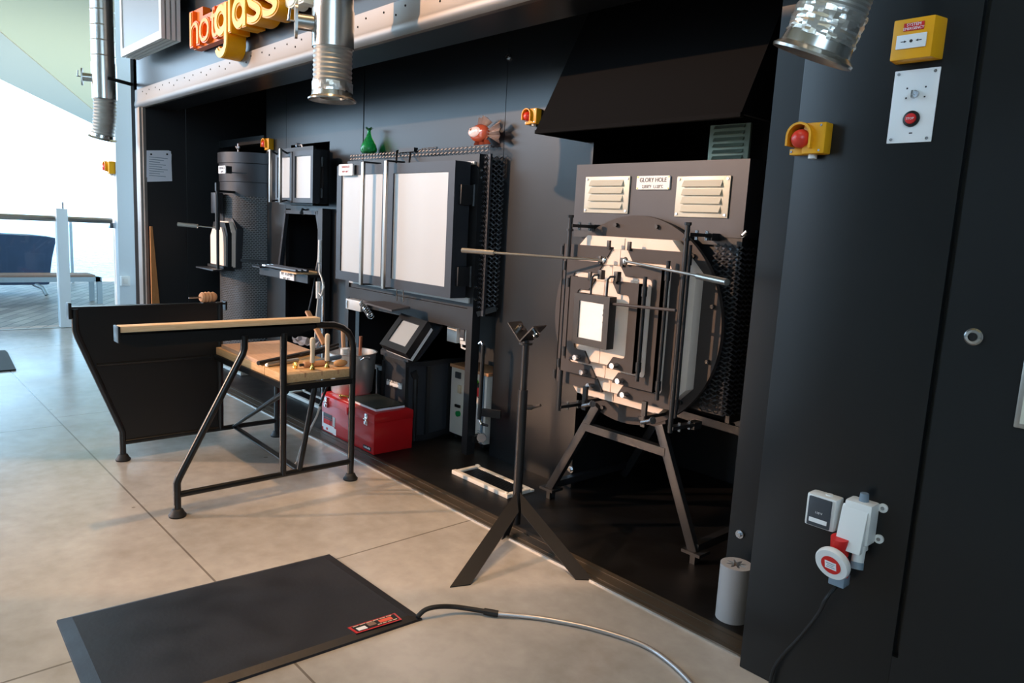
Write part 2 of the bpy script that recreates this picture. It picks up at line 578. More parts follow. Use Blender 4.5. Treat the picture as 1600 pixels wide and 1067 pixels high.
# niches behind: black lining
b = MB()
b.box(-6.30, -5.12, 3.35, 3.38, 0, 2.0); b.box(-6.31, -6.28, 2.83, 3.38, 0, 2.0); b.box(-5.13, -5.10, 2.83, 3.38, 0, 2.0); b.box(-6.3, -5.1, 2.83, 3.38, 2.0, 2.03)
b.box(-4.75, -3.18, 3.35, 3.38, 0, 0.86); b.box(-4.76, -4.73, 2.83, 3.38, 0, 0.86); b.box(-3.2, -3.17, 2.83, 3.38, 0, 0.86); b.box(-4.76, -3.17, 2.83, 3.38, 0.86, 0.885)
struct('wall_niche', b, M_WALLD)
# glory hole recess
b = MB()
b.box(-2.62, -2.59, 2.83, 4.2, 0, ZT); b.box(-2.62, -1.2, 3.62, 3.65, 0, ZT); b.box(-1.32, -1.29, 2.42, 4.2, 0, ZT)
struct('wall_recess', b, M_WALLD)
# left alcove
b = MB()
b.box(-7.40, -7.36, 2.12, 2.468, 0, ZT); b.box(-7.40, -7.363, 2.472, 4.2, 0, ZT); b.box(-7.4, -6.34, 4.2, 4.23, 0, ZT)
b.box(-6.34, -6.31, 2.83, 4.2, 0, ZT)
struct('wall_left', b, M_WALLD)
b = MB(); b.box(-7.4, -1.0, 2.42, 4.25, ZT, ZT + 0.03)
struct('ceiling_alcove', b, M_WALLD)
# fascia with its black soffit
b = MB(); b.box(-7.62, -1.08, 2.10, 2.40, 2.412, 4.9); b.box(-7.36, -1.08, 2.125, 2.40, 2.262, 2.412)
struct('wall_fascia', b, M_WALL)
# rolled aluminium trim along the fascia, and the jamb
b = MB()
b.prism([(2.082, 2.408), (2.125, 2.408), (2.125, 2.25), (2.118, 2.244), (2.095, 2.246), (2.081, 2.258), (2.074, 2.275), (2.077, 2.30), (2.082, 2.315)], 'x', -7.53, -1.08)
struct('trim_fascia', b, M_ALUTRIM)
b = MB(); b.box(-7.52, -7.40, 2.075, 2.12, 0, 2.25, 0.006); b.box(-7.40, -7.36, 2.095, 2.12, 0, 2.25)
struct('trim_jamb', b, M_ALUTRIM)
b = MB(); b.box(-7.72, -7.53, 2.10, 2.35, 0, 4.9)
struct('wall_pier', b, M_DARK)
b = MB()
for x in [-7.3 + 0.36 * k for k in range(18)]:
    for dx, z in ((0, 2.375), (0.11, 2.345), (0.19, 2.375)):
        b.cyl((x + dx, 2.0835, z), (x + dx, 2.080, z), 0.0055, n=8)
struct('trim_fascia_rivet', b, M_DARK)
# right front wall with the flush door panel
b = MB(); b.box(-1.077, -0.640, YP, 2.42, 0, 4.9, 0.004)
struct('wall_front', b, M_WALL)
b = MB(); b.box(-0.625, 2.6, YP, 2.42, 0.0, 4.9); b.box(-0.64, -0.625, YP, 2.42, 0, 0.255); b.box(-0.64, -0.625, YP + 0.02, 2.42, 0.255, 4.9)
struct('door_1', b, M_WALL)
b = MB(); b.box(-1.36, -1.08, 2.40, 2.42, 0, ZT)
struct('wall_return', b, M_WALL)
# unseen room behind the camera, with walls added or stretched to cut the sun
b = MB(); b.box(2.6, 2.7, -5.0, 2.42, 0, 2.0); b.box(2.6, 2.7, -0.4, 2.42, 2.0, 4.9); b.box(2.6, 2.7, -5.0, -4.6, 2.0, 4.9); b.box(2.6, 2.7, -4.6, -0.4, 4.6, 4.9)
struct('wall_right', b, mat('off_white_wall', (150, 146, 140), 0.7))
b = MB(); b.box(-6.52, 2.6, -5.1, -5.0, 0, 4.9)
struct('wall_rear_sun_stop', b, MATS['off_white_wall'])  # unseen rear wall, stretched left to keep sun off the right wall
b = MB(); b.box(-18.0, -8.4, -5.1, -5.0, -0.2, 2.9)
struct('wall_sun_blocker', b, MATS['off_white_wall'])  # made-up low wall out of view, blocks sun from the left floor
# canopy roof with its grey edge strip
b = MB(); b.prism([(-34, 12), (-33.47, 7.816), (-20.12, 2.876), (-12.4, 0.02), (-9.2, -1.5), (-4.2, -4.5), (-2.2, -6), (4, -6), (4, 12)], 'z', 5.0, 5.15)
struct('ceiling', b, M_CANOPY)
b = MB(); b.prism([(-40, 12), (-39.29, 9.156), (-28.12, 3.954), (-16.5, -1.2), (-9.6, -3.2), (-9.2, -1.56), (-12.4, -0.04), (-20.12, 2.816), (-33.47, 7.756), (-34.06, 12)], 'z', 5.02, 5.12)
struct('ceiling_edge', b, M_CANOPYE)
# column beyond the pier
b = MB(); b.box(-9.42, -9.2, 2.33, 2.95, 0, 5.0, 0.01)
struct('column', b, M_COLUMN)
# deck outside and the sea beyond
b = MB(); b.box(-15.0, -9.3, -12, 14, -0.25, -0.012)
struct('floor_deck', b, M_DECK)
b = MB(); b.box(-9.33, -9.27, -9, 2.33, -0.012, 0.004)
struct('trim_glass_track', b, M_GREYP)
b = MB(); b.box(-2500, -16, -1800, 1800, -22.5, -22)
o = struct('sea', b, M_SEA)

# ---------------------------------------------------------------- outdoors
t = thing('glass_balustrade', 'glass balustrade with a white post and steel handrail at the deck side', 'balustrade', (-9.31, 1.80, 0))
p = MB(); p.box(-9.365, -9.255, 1.745, 1.855, 0.004, 1.30, 0.008); part('post', p, M_COLUMN, t)
p = MB(); p.box(-9.365, -9.255, -0.6, -0.49, 0.004, 1.30, 0.008); part('post', p, M_COLUMN, t)
p = MB(); p.cyl((-9.31, 1.82, 1.30), (-9.31, 1.82, 1.37), 0.012, n=10); part('pin', p, M_ZINC, t)
p = MB(); p.tube([(-9.31, -0.6, 1.19), (-9.31, 2.30, 1.19)], 0.03, 12); part('handrail', p, M_ALU, t)
p = MB(); p.box(-9.315, -9.305, 1.855, 2.32, 0.03, 1.15); part('pane', p, M_PANE, t)
p = MB(); p.box(-9.315, -9.305, -0.49, 1.745, 0.03, 1.15); part('pane', p, M_PANE, t)
p = MB(); p.box(-9.34, -9.28, 2.27, 2.33, 1.11, 1.17, 0.005); part('bracket', p, M_ZINC, t)
t = thing('deck_railing', 'glass railing with slim posts along the outer deck edge by the sea', 'railing', (-14.8, 3, -0.012))
for y in (0.2, 1.6, 3.0, 4.4, 5.8):
    p = MB(); p.box(-14.82, -14.78, y - 0.02, y + 0.02, -0.012, 1.05); part('post', p, M_GREYP, t)
    p = MB(); p.box(-14.805, -14.795, y + 0.02, y + 1.38, 0.06, 1.0); part('pane', p, M_PANE, t)
p = MB(); p.tube([(-14.8, 0.2, 1.07), (-14.8, 7.2, 1.07)], 0.025, 10); part('handrail', p, M_ALU, t)
t = thing('deck_bench', 'low deck bench with slatted wooden top and grey metal legs outside the glass', 'bench', (-11.7, 2.0, -0.012))
for k in range(4):
    x = -11.94 + k * 0.105
    p = MB(); p.box(x, x + 0.09, 0.2, 2.62, 0.365, 0.395, 0.004); part('slat', p, M_TEAK, t)
p = MB(); p.box(-11.94, -11.88, 0.2, 2.66, 0.30, 0.365); p.box(-11.59, -11.53, 0.2, 2.70, 0.30, 0.365); p.box(-11.94, -11.53, 2.62, 2.68, 0.30, 0.365)
part('apron', p, M_GREYP, t)
for x, y in ((-11.91, 2.65), (-11.56, 2.67), (-11.91, 0.3), (-11.56, 0.3)):
    p = MB(); p.box(x - 0.03, x + 0.03, y - 0.03, y + 0.03, -0.012, 0.31); part('leg', p, M_GREYP, t)
t = thing('covered_furniture', 'dark blue fabric covered deck furniture behind the outdoor bench', 'covered furniture', (-13.0, 1.6, -0.012))
p = MB(); p.prism([(0.6, 0.14), (2.30, 0.14), (2.34, 0.5), (2.42, 0.84), (2.2, 0.86), (1.4, 0.88), (0.6, 0.90)], 'x', -13.5, -12.85, 0.03); part('cover', p, M_NAVY, t)
for y in (0.9, 2.1):
    p = MB(); p.tube([(-12.9, y, 0.15), (-12.8, y + 0.1, 0.1), (-12.75, y + 0.14, 0.0)], 0.03, 10); part('foot', p, M_GREYP, t)
c = Xp(184, 438, -9.19)
t = thing('switch_box', 'small white switch box on the pale column by the glass', 'switch', (-9.2, c.y, c.z))
p = MB(); p.box(-9.2, -9.14, 2.335, 2.43, c.z - 0.06, c.z + 0.05, 0.008); part('case', p, M_WPLAST, t)
p = MB(); p.box(-9.141, -9.132, 2.36, 2.405, c.z - 0.035, c.z + 0.025, 0.004); part('rocker', p, M_FRAMEW, t)
# small dark mat at the left
b = MB(); b.prism([(-7.95, 0.2), (-6.98, 0.2), (-6.985, 0.99), (-7.80, 1.05), (-7.95, 1.05)], 'z', 0.0, 0.012)
solo('door_mat', b, M_RUBBER, 'small dark mat lying alone on the pale floor towards the deck glass', 'mat')

# ---------------------------------------------------------------- display stack and sign on the fascia
t = thing('sliding_display_stack', 'grey display panels in white frames stacked above the left fascia', 'display panel', (-6.65, 2.0, 2.6))
zb = 2.625
for k in range(4):
    y0 = 1.895 + k * 0.038; x1 = -6.15
    f = MB()
    x0 = -7.23
    f.box(x0, x0 + 0.05, y0, y0 + 0.026, zb, 4.2); f.box(x1 - 0.05, x1, y0, y0 + 0.026, zb, 4.2); f.box(x0 + 0.05, x1 - 0.05, y0, y0 + 0.026, zb, zb + 0.06); f.box(x0 + 0.05, x1 - 0.05, y0, y0 + 0.026, 4.14, 4.2)
    fr = part('frame', f, M_FRAMEW, t)
    f = MB(); f.box(x0 + 0.05, x1 - 0.05, y0 + 0.008, y0 + 0.020, zb + 0.06, 4.14); part('panel', f, M_SCREEN, fr)
f = MB(); f.box(-6.9, -6.8, 2.035, 2.1, 3.0, 3.1); part('bracket', f, M_STEEL, t)
f = MB(); f.box(-6.3, -6.2, 2.035, 2.1, 3.0, 3.1); part('bracket', f, M_STEEL, t)

t = thing('channel_letter_sign', 'raised letter sign on the black fascia, orange then yellow then white lettering', 'sign', (-5.0, 2.09, 2.5))


def letters(word, x0, x1, zb, size, y0, y1, mf, ms, label, squash=1.0):
    # each letter is one raised body with a brighter face in front
    mb0 = text_mb(word, size, 0.01, (0, 0, 0), (1, 0, 0), (0, 0, 1))
    w = max(v.co.x for v in mb0.bm.verts); mb0.bm.free()
    sx = (x1 - x0) / w
    adv = 0.0
    for i, ch in enumerate(word):
        m1 = text_mb(word[:i + 1], size, 0.01, (0, 0, 0), (1, 0, 0), (0, 0, 1)); xe = max(v.co.x for v in m1.bm.verts); m1.bm.free()
        m2 = text_mb(ch, size, 0.01, (0, 0, 0), (1, 0, 0), (0, 0, 1)); xs = [v.co.x for v in m2.bm.verts]; wch = max(xs); m2.bm.free()
        ox = x0 + (xe - wch) * sx
        body = text_mb(ch, size, y1 - y0, (ox, y1, zb), (1, 0, 0), (0, 0, 1), sx, offset=0.012)
        lb = part('letter', body, ms, t, label)
        face = text_mb(ch, size, 0.008, (ox, y0, zb), (1, 0, 0), (0, 0, 1), sx, offset=0.002)
        part('letter_face', face, mf, lb)


def bowl_letter(x0, w, zb, xh, desc, y0, y1, st, grow):
    # single storey a (desc 0) or g: an oval bowl with a stem and, for g, a hook
    mb = MB(); st = st + grow * 2; n = 32
    rx, rz = w / 2 + grow, xh / 2 + grow; cx, cz = x0 + w / 2, zb + xh / 2
    for k in range(n):
        a0, a1 = 2 * PI * k / n, 2 * PI * (k + 1) / n
        mb.slab([(cx + rx * math.cos(a0), y0, cz + rz * math.sin(a0)), (cx + rx * math.cos(a1), y0, cz + rz * math.sin(a1)), (cx + (rx - st) * math.cos(a1), y0, cz + (rz - st) * math.sin(a1)), (cx + (rx - st) * math.cos(a0), y0, cz + (rz - st) * math.sin(a0))], (0, y1 - y0, 0))
    xs = x0 + w + grow
    mb.box(xs - st, xs, y0 + 0.0004, y1 - 0.0004, zb - (desc - w * 0.45 if desc else grow), zb + xh + grow)
    if desc:
        r = w / 2 + grow * 0.5; c2 = (xs - r, zb - (desc - w * 0.45)); m = 14
        for k in range(m):
            a0, a1 = -PI * 0.86 * k / m, -PI * 0.86 * (k + 1) / m; e0 = st * (1 - 0.0 * k)
            mb.slab([(c2[0] + r * math.cos(a0), y0, c2[1] + r * 0.9 * math.sin(a0)), (c2[0] + r * math.cos(a1), y0, c2[1] + r * 0.9 * math.sin(a1)), (c2[0] + (r - e0) * math.cos(a1), y0, c2[1] + (r * 0.9 - e0) * math.sin(a1)), (c2[0] + (r - e0) * math.cos(a0), y0, c2[1] + (r * 0.9 - e0) * math.sin(a0))], (0, y1 - y0, 0))
    return mb


def glyph(ch, x0, x1, zb, size, y0, y1, mf, ms, label, st):
    xh = 0.2 * size / 0.44
    if ch in 'ga':
        body = bowl_letter(x0, x1 - x0, zb, xh, 0.14 if ch == 'g' else 0, y0 + 0.006, y1, st, 0.006)
        face = bowl_letter(x0, x1 - x0, zb, xh, 0.14 if ch == 'g' else 0, y0, y0 + 0.0065, st * 0.8, 0.0)
    elif ch == 'l':
        body = MB().box(x0, x1, y0 + 0.006, y1, zb - 0.006, zb + 0.36); face = MB().box(x0 + 0.006, x1 - 0.006, y0, y0 + 0.0065, zb, zb + 0.354)
    else:
        m2 = text_mb(ch, size, 0.01, (0, 0, 0), (1, 0, 0), (0, 0, 1)); xs = [v.co.x for v in m2.bm.verts]; lo_, hi_ = min(xs), max(xs); m2.bm.free()
        sx = (x1 - x0) / (hi_ - lo_)
        body = text_mb(ch, size, y1 - y0 - 0.006, (x0 - lo_ * sx, y1, zb), (1, 0, 0), (0, 0, 1), sx, offset=0.008)
        face = text_mb(ch, size, 0.0065, (x0 - lo_ * sx, y0 + 0.0065, zb), (1, 0, 0), (0, 0, 1), sx, offset=-0.002)
    lb = part('letter', body, ms, t, label); part('letter_face', face, mf, lb)


for ch, xa, xb in (('h', -5.855, -5.68), ('o', -5.665, -5.47), ('t', -5.455, -5.32)):
    glyph(ch, xa, xb, 2.54, 0.345, 2.0, 2.06, M_ORANGEL, M_ORANGE, 'orange letter', 0.03)
f = MB(); f.prism([(-5.865, 2.525), (-5.26, 2.525), (-5.26, 2.76), (-5.50, 2.76), (-5.50, 2.735), (-5.68, 2.735), (-5.68, 2.80), (-5.865, 2.80)], 'y', 2.035, 2.09); part('backing_slab', f, M_ORANGE, t, 'orange backing slab')
for ch, xa, xb in (('g', -5.235, -5.03), ('l', -5.005, -4.96), ('a', -4.935, -4.73), ('s', -4.70, -4.50), ('s', -4.475, -4.27)):
    glyph(ch, xa, xb, 2.505, 0.42, 1.95, 2.08, M_YELLOWL, M_AMBER, 'yellow letter', 0.05)
for ch, xa, xb in (('s', -4.25, -4.12), ('h', -4.09, -3.90), ('o', -3.88, -3.66), ('w', -3.64, -3.32)):
    glyph(ch, xa, xb, 2.535, 0.42, 1.99, 2.08, M_LETW, M_LETW, 'white letter', 0.05)
f = MB(); f.box(-5.9, -3.3, 2.08, 2.10, 2.60, 2.66); part('mounting_rail', f, M_STEEL, t)
# ================================================================ furnace in the left alcove
FX, FY, FR = -6.69, 2.95, 0.40
t = thing('melting_furnace', 'tall black cylindrical furnace with open pink lined door in the left alcove', 'furnace', (FX, FY, 0))
zt = 1.875


def ring(mb, r0, r1, z0, z1, n=64):
    mb.lathe((FX, FY, 0), [(r0, z0), (r1, z0), (r1, z1), (r0, z1)], n)


def uvcyl(r, z0, z1, n=96):
    mb = MB(); uvl = mb.bm.loops.layers.uv.new('UVMap')
    A = [mb.bm.verts.new((FX + r * math.cos(2 * PI * j / n), FY + r * math.sin(2 * PI * j / n), z0)) for j in range(n)]
    B = [mb.bm.verts.new((v.co.x, v.co.y, z1)) for v in A]
    for j in range(n):
        f = mb.bm.faces.new((A[j], A[(j + 1) % n], B[(j + 1) % n], B[j]))
        for l, (a, z) in zip(f.loops, ((j, z0), (j + 1, z0), (j + 1, z1), (j, z1))):
            l[uvl].uv = (a / n * 2 * PI * r, z)
    return mb


part('perforated_skin', uvcyl(FR, 0.0, 1.50), M_PERF, t)
p = MB(); p.lathe((FX, FY, 0), [(FR - 0.03, 1.5), (FR - 0.004, 1.5), (FR - 0.004, 1.62), (FR + 0.002, 1.625), (FR + 0.002, 1.78), (FR + 0.012, 1.785), (FR + 0.012, zt), (0.0, zt)], 72)
part('top_drum', p, M_GREYST, t)
p = MB(); ring(p, FR - 0.02, FR + 0.012, 0.93, 0.955); part('lower_band', p, M_STEEL, t)
for a in (-1.1, -0.15):
    x, y = FX + 0.36 * math.cos(a), FY + 0.36 * math.sin(a)
    p = MB(); p.cyl((x, y, zt), (x, y, zt + 0.075), 0.007, n=10); p.tube([(x - 0.04, y, zt + 0.05), (x - 0.012, y, zt + 0.03), (x + 0.012, y, zt + 0.03), (x + 0.04, y, zt + 0.05)], 0.009, 8)
    part('wing_nut', p, M_ZINC, t)
# smooth grey plate around the door and the door housing
p = MB()
n = 14
for i in range(n):
    a0, a1 = math.radians(205 + i * 5.0), math.radians(205 + (i + 1) * 5.0)
    r0, r1 = FR + 0.002, FR + 0.006
    P = [(FX + r0 * math.cos(a0), FY + r0 * math.sin(a0)), (FX + r1 * math.cos(a0), FY + r1 * math.sin(a0)), (FX + r1 * math.cos(a1), FY + r1 * math.sin(a1)), (FX + r0 * math.cos(a1), FY + r0 * math.sin(a1))]
    p.prism(P, 'z', 0.96, 1.49)
part('door_plate', p, M_GREYST, t)
yd = FY - FR
# the door assembly stands forward of the right front of the drum
p = MB(); p.prism([(-6.83, 0.87), (-6.84, 1.19), (-6.78, 1.33), (-6.55, 1.32), (-6.44, 1.22), (-6.455, 0.865)], 'y', 2.575, 2.72, 0.006)
part('door_surround', p, M_GREYST, t)
p = MB(); p.prism([(-6.82, 0.885), (-6.825, 1.16), (-6.78, 1.275), (-6.52, 1.275), (-6.455, 1.19), (-6.465, 0.875)], 'y', 2.535, 2.577, 0.005)
part('door_brick', p, M_BRICK, t, 'pink refractory lining')
p = MB()
p.prism([(-6.83, 0.88), (-6.76, 0.88), (-6.76, 1.15), (-6.73, 1.20), (-6.55, 1.20), (-6.53, 1.16), (-6.53, 0.88), (-6.455, 0.88), (-6.45, 1.17), (-6.51, 1.265), (-6.77, 1.265), (-6.83, 1.15)], 'y', 2.50, 2.537)
fr_ = part('door_frame', p, M_STEEL, t)
p = MB(); p.prism([(-6.80, 0.89), (-6.80, 1.14), (-6.74, 1.22), (-6.54, 1.22), (-6.49, 1.14), (-6.49, 0.89)], 'y', 2.482, 2.502); part('inner_brick', p, M_BRICK, fr_, 'pink refractory')
p = MB(); p.box(-6.84, -6.46, 2.468, 2.55, 0.862, 0.885); part('door_foot', p, M_STEEL, t)
p = MB(); p.box(-6.86, -6.44, 2.37, 2.56, 0.845, 0.858, 0.003); part('sill_plate', p, M_GREYST, t)
p = MB(); p.cyl((-6.50, 2.435, 0.86), (-6.50, 2.435, 1.53), 0.013, n=12); p.cyl((-6.50, 2.435, 1.2), (-6.50, 2.435, 1.50), 0.020, n=12); p.bar((-6.50, 2.435, 1.53), (-6.53, 2.62, 1.53), 0.02); p.bar((-6.50, 2.435, 1.60), (-6.50, 2.435, 1.53), 0.03)
part('hinge_post', p, M_STEEL, t)
p = MB(); p.box(-6.72, -6.62, 2.46, 2.53, 1.34, 1.52, 0.004); part('counterweight', p, M_GREYST, t)
p = MB(); p.tube([(-6.50, 2.43, 1.215), (-6.60, 2.30, 1.222)], 0.007, 8); h = part('door_handle', p, M_ZINC, t)
p = MB(); p.cyl((-6.60, 2.30, 1.222), (-6.70, 2.17, 1.23), 0.018, n=14); part('grip', p, M_ALU, h)
YS = 2.46
c = Yp(348, 265, YS)
p = MB(); p.prism(rrect(c.x - 0.078, c.x + 0.078, c.z - 0.032, c.z + 0.032, 0.008), 'y', YS - 0.007, YS); pl = part('name_plate', p, M_SIGNW, t, 'white plate')
p = text_mb('FURNACE', 0.030, 0.001, (c.x, YS - 0.007, c.z + 0.002), (1, 0, 0), (0, 0, 1), 0.95, align='CENTER')
p = text_mb('2,100°F', 0.022, 0.001, (c.x, YS - 0.007, c.z - 0.025), (1, 0, 0), (0, 0, 1), 0.95, align='CENTER', mb=p)
part('lettering', p, M_INK, pl)
p = MB(); p.box(c.x + 0.03, c.x + 0.074, YS, YS + 0.05, c.z - 0.03, c.z + 0.03); p.bar((c.x + 0.05, YS + 0.05, c.z - 0.02), (c.x + 0.10, YS + 0.17, c.z - 0.02), 0.01); part('plate_bracket', p, M_STEEL, t)
p = MB(); p.cyl((-6.345, 2.76, 0.905), (-6.345, 2.73, 0.905), 0.012, n=10); part('latch_pin', p, M_ZINC, t)
p = MB(); p.bar((-6.38, 2.72, 0.87), (-6.38, 2.72, 1.02), 0.02); part('latch_post', p, M_STEEL, t)

# beam above the furnace
a, b_ = Yp(328, 240, 2.9), Yp(416, 218, 2.9)
p = MB(); p.box(-7.36, -6.345, 2.78, 2.86, 1.965, 2.03)
struct('trim_alcove_beam', p, M_WALL)
# paper notice on the side wall, and the leaning plank
t = thing('pinned_notice', 'white typed paper sheets pinned to the black alcove side wall', 'notice', (-7.35, 2.23, 1.64))
q = [Xp(229, 235, -7.356), Xp(267, 236, -7.356), Xp(269, 283, -7.356), Xp(230, 284, -7.356)]
p = MB(); p.slab(q, (0.002, 0, 0)); part('sheet', p, M_PAPER, t)
q2 = [Xp(229, 235, -7.353), Xp(264, 235, -7.353), Xp(268, 241, -7.353), Xp(267, 280, -7.353), Xp(229, 277, -7.353)]
p = MB(); p.slab(q2, (0.0015, 0, 0)); s = part('sheet', p, M_PAPER, t)
p = MB()
for k in range(9):
    yy = 245 + k * 3.6
    A, B = Xp(233, yy, -7.3512), Xp(262 - (k * 7 % 5) * 3, yy, -7.3512)
    p.box(-7.3515, -7.351, A.y, B.y, A.z - 0.003, A.z + 0.002)
part('text_lines', p, MATS['blue_grey_plastic'], s)
for x in (236, 261):
    c = Xp(x, 241, -7.35); p = MB(); p.cyl((-7.352, c.y, c.z), (-7.342, c.y, c.z), 0.008, n=10); part('pin', p, M_BLACKP, t)
q = [Xp(226.5, 395, -7.34), Xp(228, 395, -7.34), Xp(236, 520, -7.34), Xp(226.5, 520, -7.34)]
A, B = Xp(227, 388, -7.33), Xp(231, 515, -7.33)
b = MB(); b.slab([(-7.335, 2.125, 1.19), (-7.335, 2.145, 1.19), (-7.335, 2.225, 0.0), (-7.335, 2.125, 0.0)], (0.02, 0, 0))
solo('leaning_plank', b, M_PLANK, 'narrow orange pine board leaning upright beside the left alcove jamb', 'board')


# ================================================================ beacons
def beacon(name, label, c, s, parent_group, yaw=0.0):
    # hooded flashing lamp; faces -Y, hood to the left
    t = thing(name, label, 'warning lamp', c, parent_group)
    c = Vector(c)

    def Q(x, y, z): return (c.x + x * s, c.y + y * s, c.z + z * s)
    p = MB(); p.box(c.x - 0.02 * s, c.x + 0.095 * s, c.y - 0.075 * s, c.y, c.z - 0.075 * s, c.z + 0.075 * s, 0.008 * s)
    p.box(c.x - 0.095 * s, c.x - 0.0 * s, c.y - 0.05 * s, c.y, c.z - 0.075 * s, c.z - 0.045 * s, 0.004 * s)
    part('housing', p, M_YEL, t)
    # the arched hood
    m = MB(); n = 12
    pts = [(-0.095, -0.035)] + [(-0.03 + 0.066 * math.cos(a), 0.012 + 0.066 * math.sin(a)) for a in [PI - k * PI / n for k in range(n + 1)]] + [(0.036, -0.05)]
    inn = [(-0.084, -0.035)] + [(-0.03 + 0.055 * math.cos(a), 0.012 + 0.055 * math.sin(a)) for a in [PI - k * PI / n for k in range(n + 1)]] + [(0.025, -0.05)]
    for i in range(len(pts) - 1):
        m.slab([Q(pts[i][0], -0.105, pts[i][1]), Q(pts[i + 1][0], -0.105, pts[i + 1][1]), Q(inn[i + 1][0], -0.105, inn[i + 1][1]), Q(inn[i][0], -0.105, inn[i][1])], (0, 0.1 * s, 0))
    part('hood', m, M_YEL, t)
    m = MB(); m.prism([(c.x - 0.09 * s, c.z - 0.045 * s), (c.x + 0.03 * s, c.z - 0.045 * s), (c.x + 0.03 * s, c.z + 0.03 * s), (c.x - 0.03 * s, c.z + 0.07 * s), (c.x - 0.09 * s, c.z + 0.03 * s)], 'y', c.y - 0.012 * s, c.y)
    part('back_plate', m, M_YEL, t)
    m = MB(); m.sphere(Q(-0.03, -0.075, 0.0), 0.046 * s, 20, 12); m.cyl(Q(-0.03, -0.07, 0), Q(-0.03, -0.012, 0), 0.043 * s, n=20)
    part('lens', m, M_BEACON, t)
    for dx, dz in ((0.07, 0.06), (0.07, -0.06), (-0.085, -0.06)):
        m = MB(); m.cyl(Q(dx, -0.076 if dx > 0 else -0.051, dz), Q(dx, -0.079 if dx > 0 else -0.054, dz), 0.006 * s, n=8); part('screw', m, M_ZINC, t)
    m = MB(); m.cyl(Q(0.02, -0.03, -0.075), Q(0.02, -0.03, -0.095), 0.022 * s, n=14); part('cable_gland', m, M_FRAMEW, t)
    return t


c = Yp(1270, 219, YP); beacon('beacon', 'large yellow hooded beacon with round red lens on the right front wall', (c.x + 0.002, c.y, c.z), 0.56, 'yellow hooded beacons')
c = Yp(836, 183, YW); beacon('beacon', 'yellow beacon half hidden by the corner of the black extraction hood', (c.x, c.y, c.z), 0.52, 'yellow hooded beacons')
c = Yp(424, 226, YW); beacon('beacon', 'yellow beacon on the back wall beside the furnace top', (c.x - 0.01, c.y, c.z), 0.62, 'yellow hooded beacons')
c = Xp(182, 262, -9.18)
t = beacon('beacon', 'tiny distant yellow beacon on the pale column by the glass', (-9.30, 2.33, c.z), 0.9, 'yellow hooded beacons')

# ================================================================ pick-up kiln box in the hatch
t = thing('pickup_oven', 'small steel oven with two white panelled doors above the trapezoid hatch', 'oven', (-5.45, 2.8, 1.44))
p = MB(); p.box(-5.73, -5.23, 2.70, 3.2, 1.455, 1.86); p.box(-5.82, -5.24, 2.68, 2.70, 1.44, 1.88); part('body', p, M_STEEL, t)
for x0, x1 in ((-5.76, -5.47), (-5.455, -5.125)):
    f = MB(); w = 0.036; z0, z1 = 1.455, 1.84
    f.box(x0, x0 + w, 2.62, 2.68, z0, z1); f.box(x1 - w, x1, 2.62, 2.68, z0, z1); f.box(x0 + w, x1 - w, 2.62, 2.68, z0, z0 + w); f.box(x0 + w, x1 - w, 2.62, 2.68, z1 - w, z1)
    d = part('door', f, M_GREYST, t)
    f = MB(); f.box(x0 + w, x1 - w, 2.632, 2.675, z0 + w, z1 - w); part('panel', f, M_PANELW, d, 'white door panel')
for x in (-5.73, -5.55):
    f = MB(); f.box(x - 0.012, x + 0.012, 2.555, 2.575, 1.45, 1.86, 0.003); h = part('handle_bar', f, M_ALU, t)
    f = MB(); f.bar((x, 2.575, 1.85), (x, 2.62, 1.83), 0.012); f.bar((x, 2.575, 1.46), (x, 2.62, 1.47), 0.012); part('standoff', f, M_STEEL, h)
for z in (1.53, 1.76):
    f = MB(); f.cyl((-5.112, 2.69, z - 0.035), (-5.112, 2.69, z + 0.035), 0.011, n=10); part('hinge', f, M_STEEL, t)
f = MB(); f.tube([(-5.60, 2.72, 1.865), (-5.58, 2.72, 1.90), (-5.50, 2.72, 1.90), (-5.48, 2.72, 1.865)], 0.008, 8); f.cyl((-5.58, 2.72, 1.90), (-5.555, 2.72, 1.90), 0.02, n=10); part('latch', f, M_ZINC, t)
f = MB(); f.box(-5.235, -5.205, 2.72, 2.75, 1.50, 1.78); part('side_bar', f, M_BROWNST, t)

# trapezoid hatch frame with the pipe rest shelf
t = thing('pipe_heater', 'trapezoid opening framed in black steel with a pipe shelf and name plate', 'pipe heater', (-5.62, 2.8, 0.0))
f = MB()
A, B, Cc, D = (-5.90, 1.385), (-5.355, 1.385), (-5.20, 0.93), (-6.02, 0.93)
f.bar((A[0], 2.785, A[1]), (B[0], 2.785, B[1]), 0.03, 0.03); f.bar((B[0], 2.785, B[1] + 0.01), (Cc[0], 2.785, Cc[1]), 0.03, 0.035); f.bar((A[0], 2.785, A[1] + 0.01), (D[0], 2.785, D[1]), 0.03, 0.03)
part('frame', f, M_GREYST, t)
f = MB(); f.box(-5.23, -5.16, 2.72, 2.79, 0.0, 1.42); part('side_post', f, M_STEEL, t)
f = MB(); f.box(-6.05, -5.18, 2.62, 3.2, 0.895, 0.915); f.box(-6.05, -5.18, 2.615, 2.635, 0.85, 0.915); f.box(-6.05, -5.9, 2.55, 2.7, 0.915, 0.925); part('shelf', f, M_STEEL, t)
f = MB(); f.box(-5.5, -5.24, 2.55, 2.8, 0.9155, 0.925); part('wood_rest', f, M_OAK, t, 'wooden rest on the shelf')
c0, c1 = Yp(438, 424, 2.61), Yp(460, 441, 2.61)
f = MB(); f.box(c0.x, c1.x, 2.605, 2.615, c1.z + 0.01, c0.z, 0.002); pl = part('name_plate', f, M_SIGNW, t, 'white plate')
zc = (c0.z + c1.z) / 2
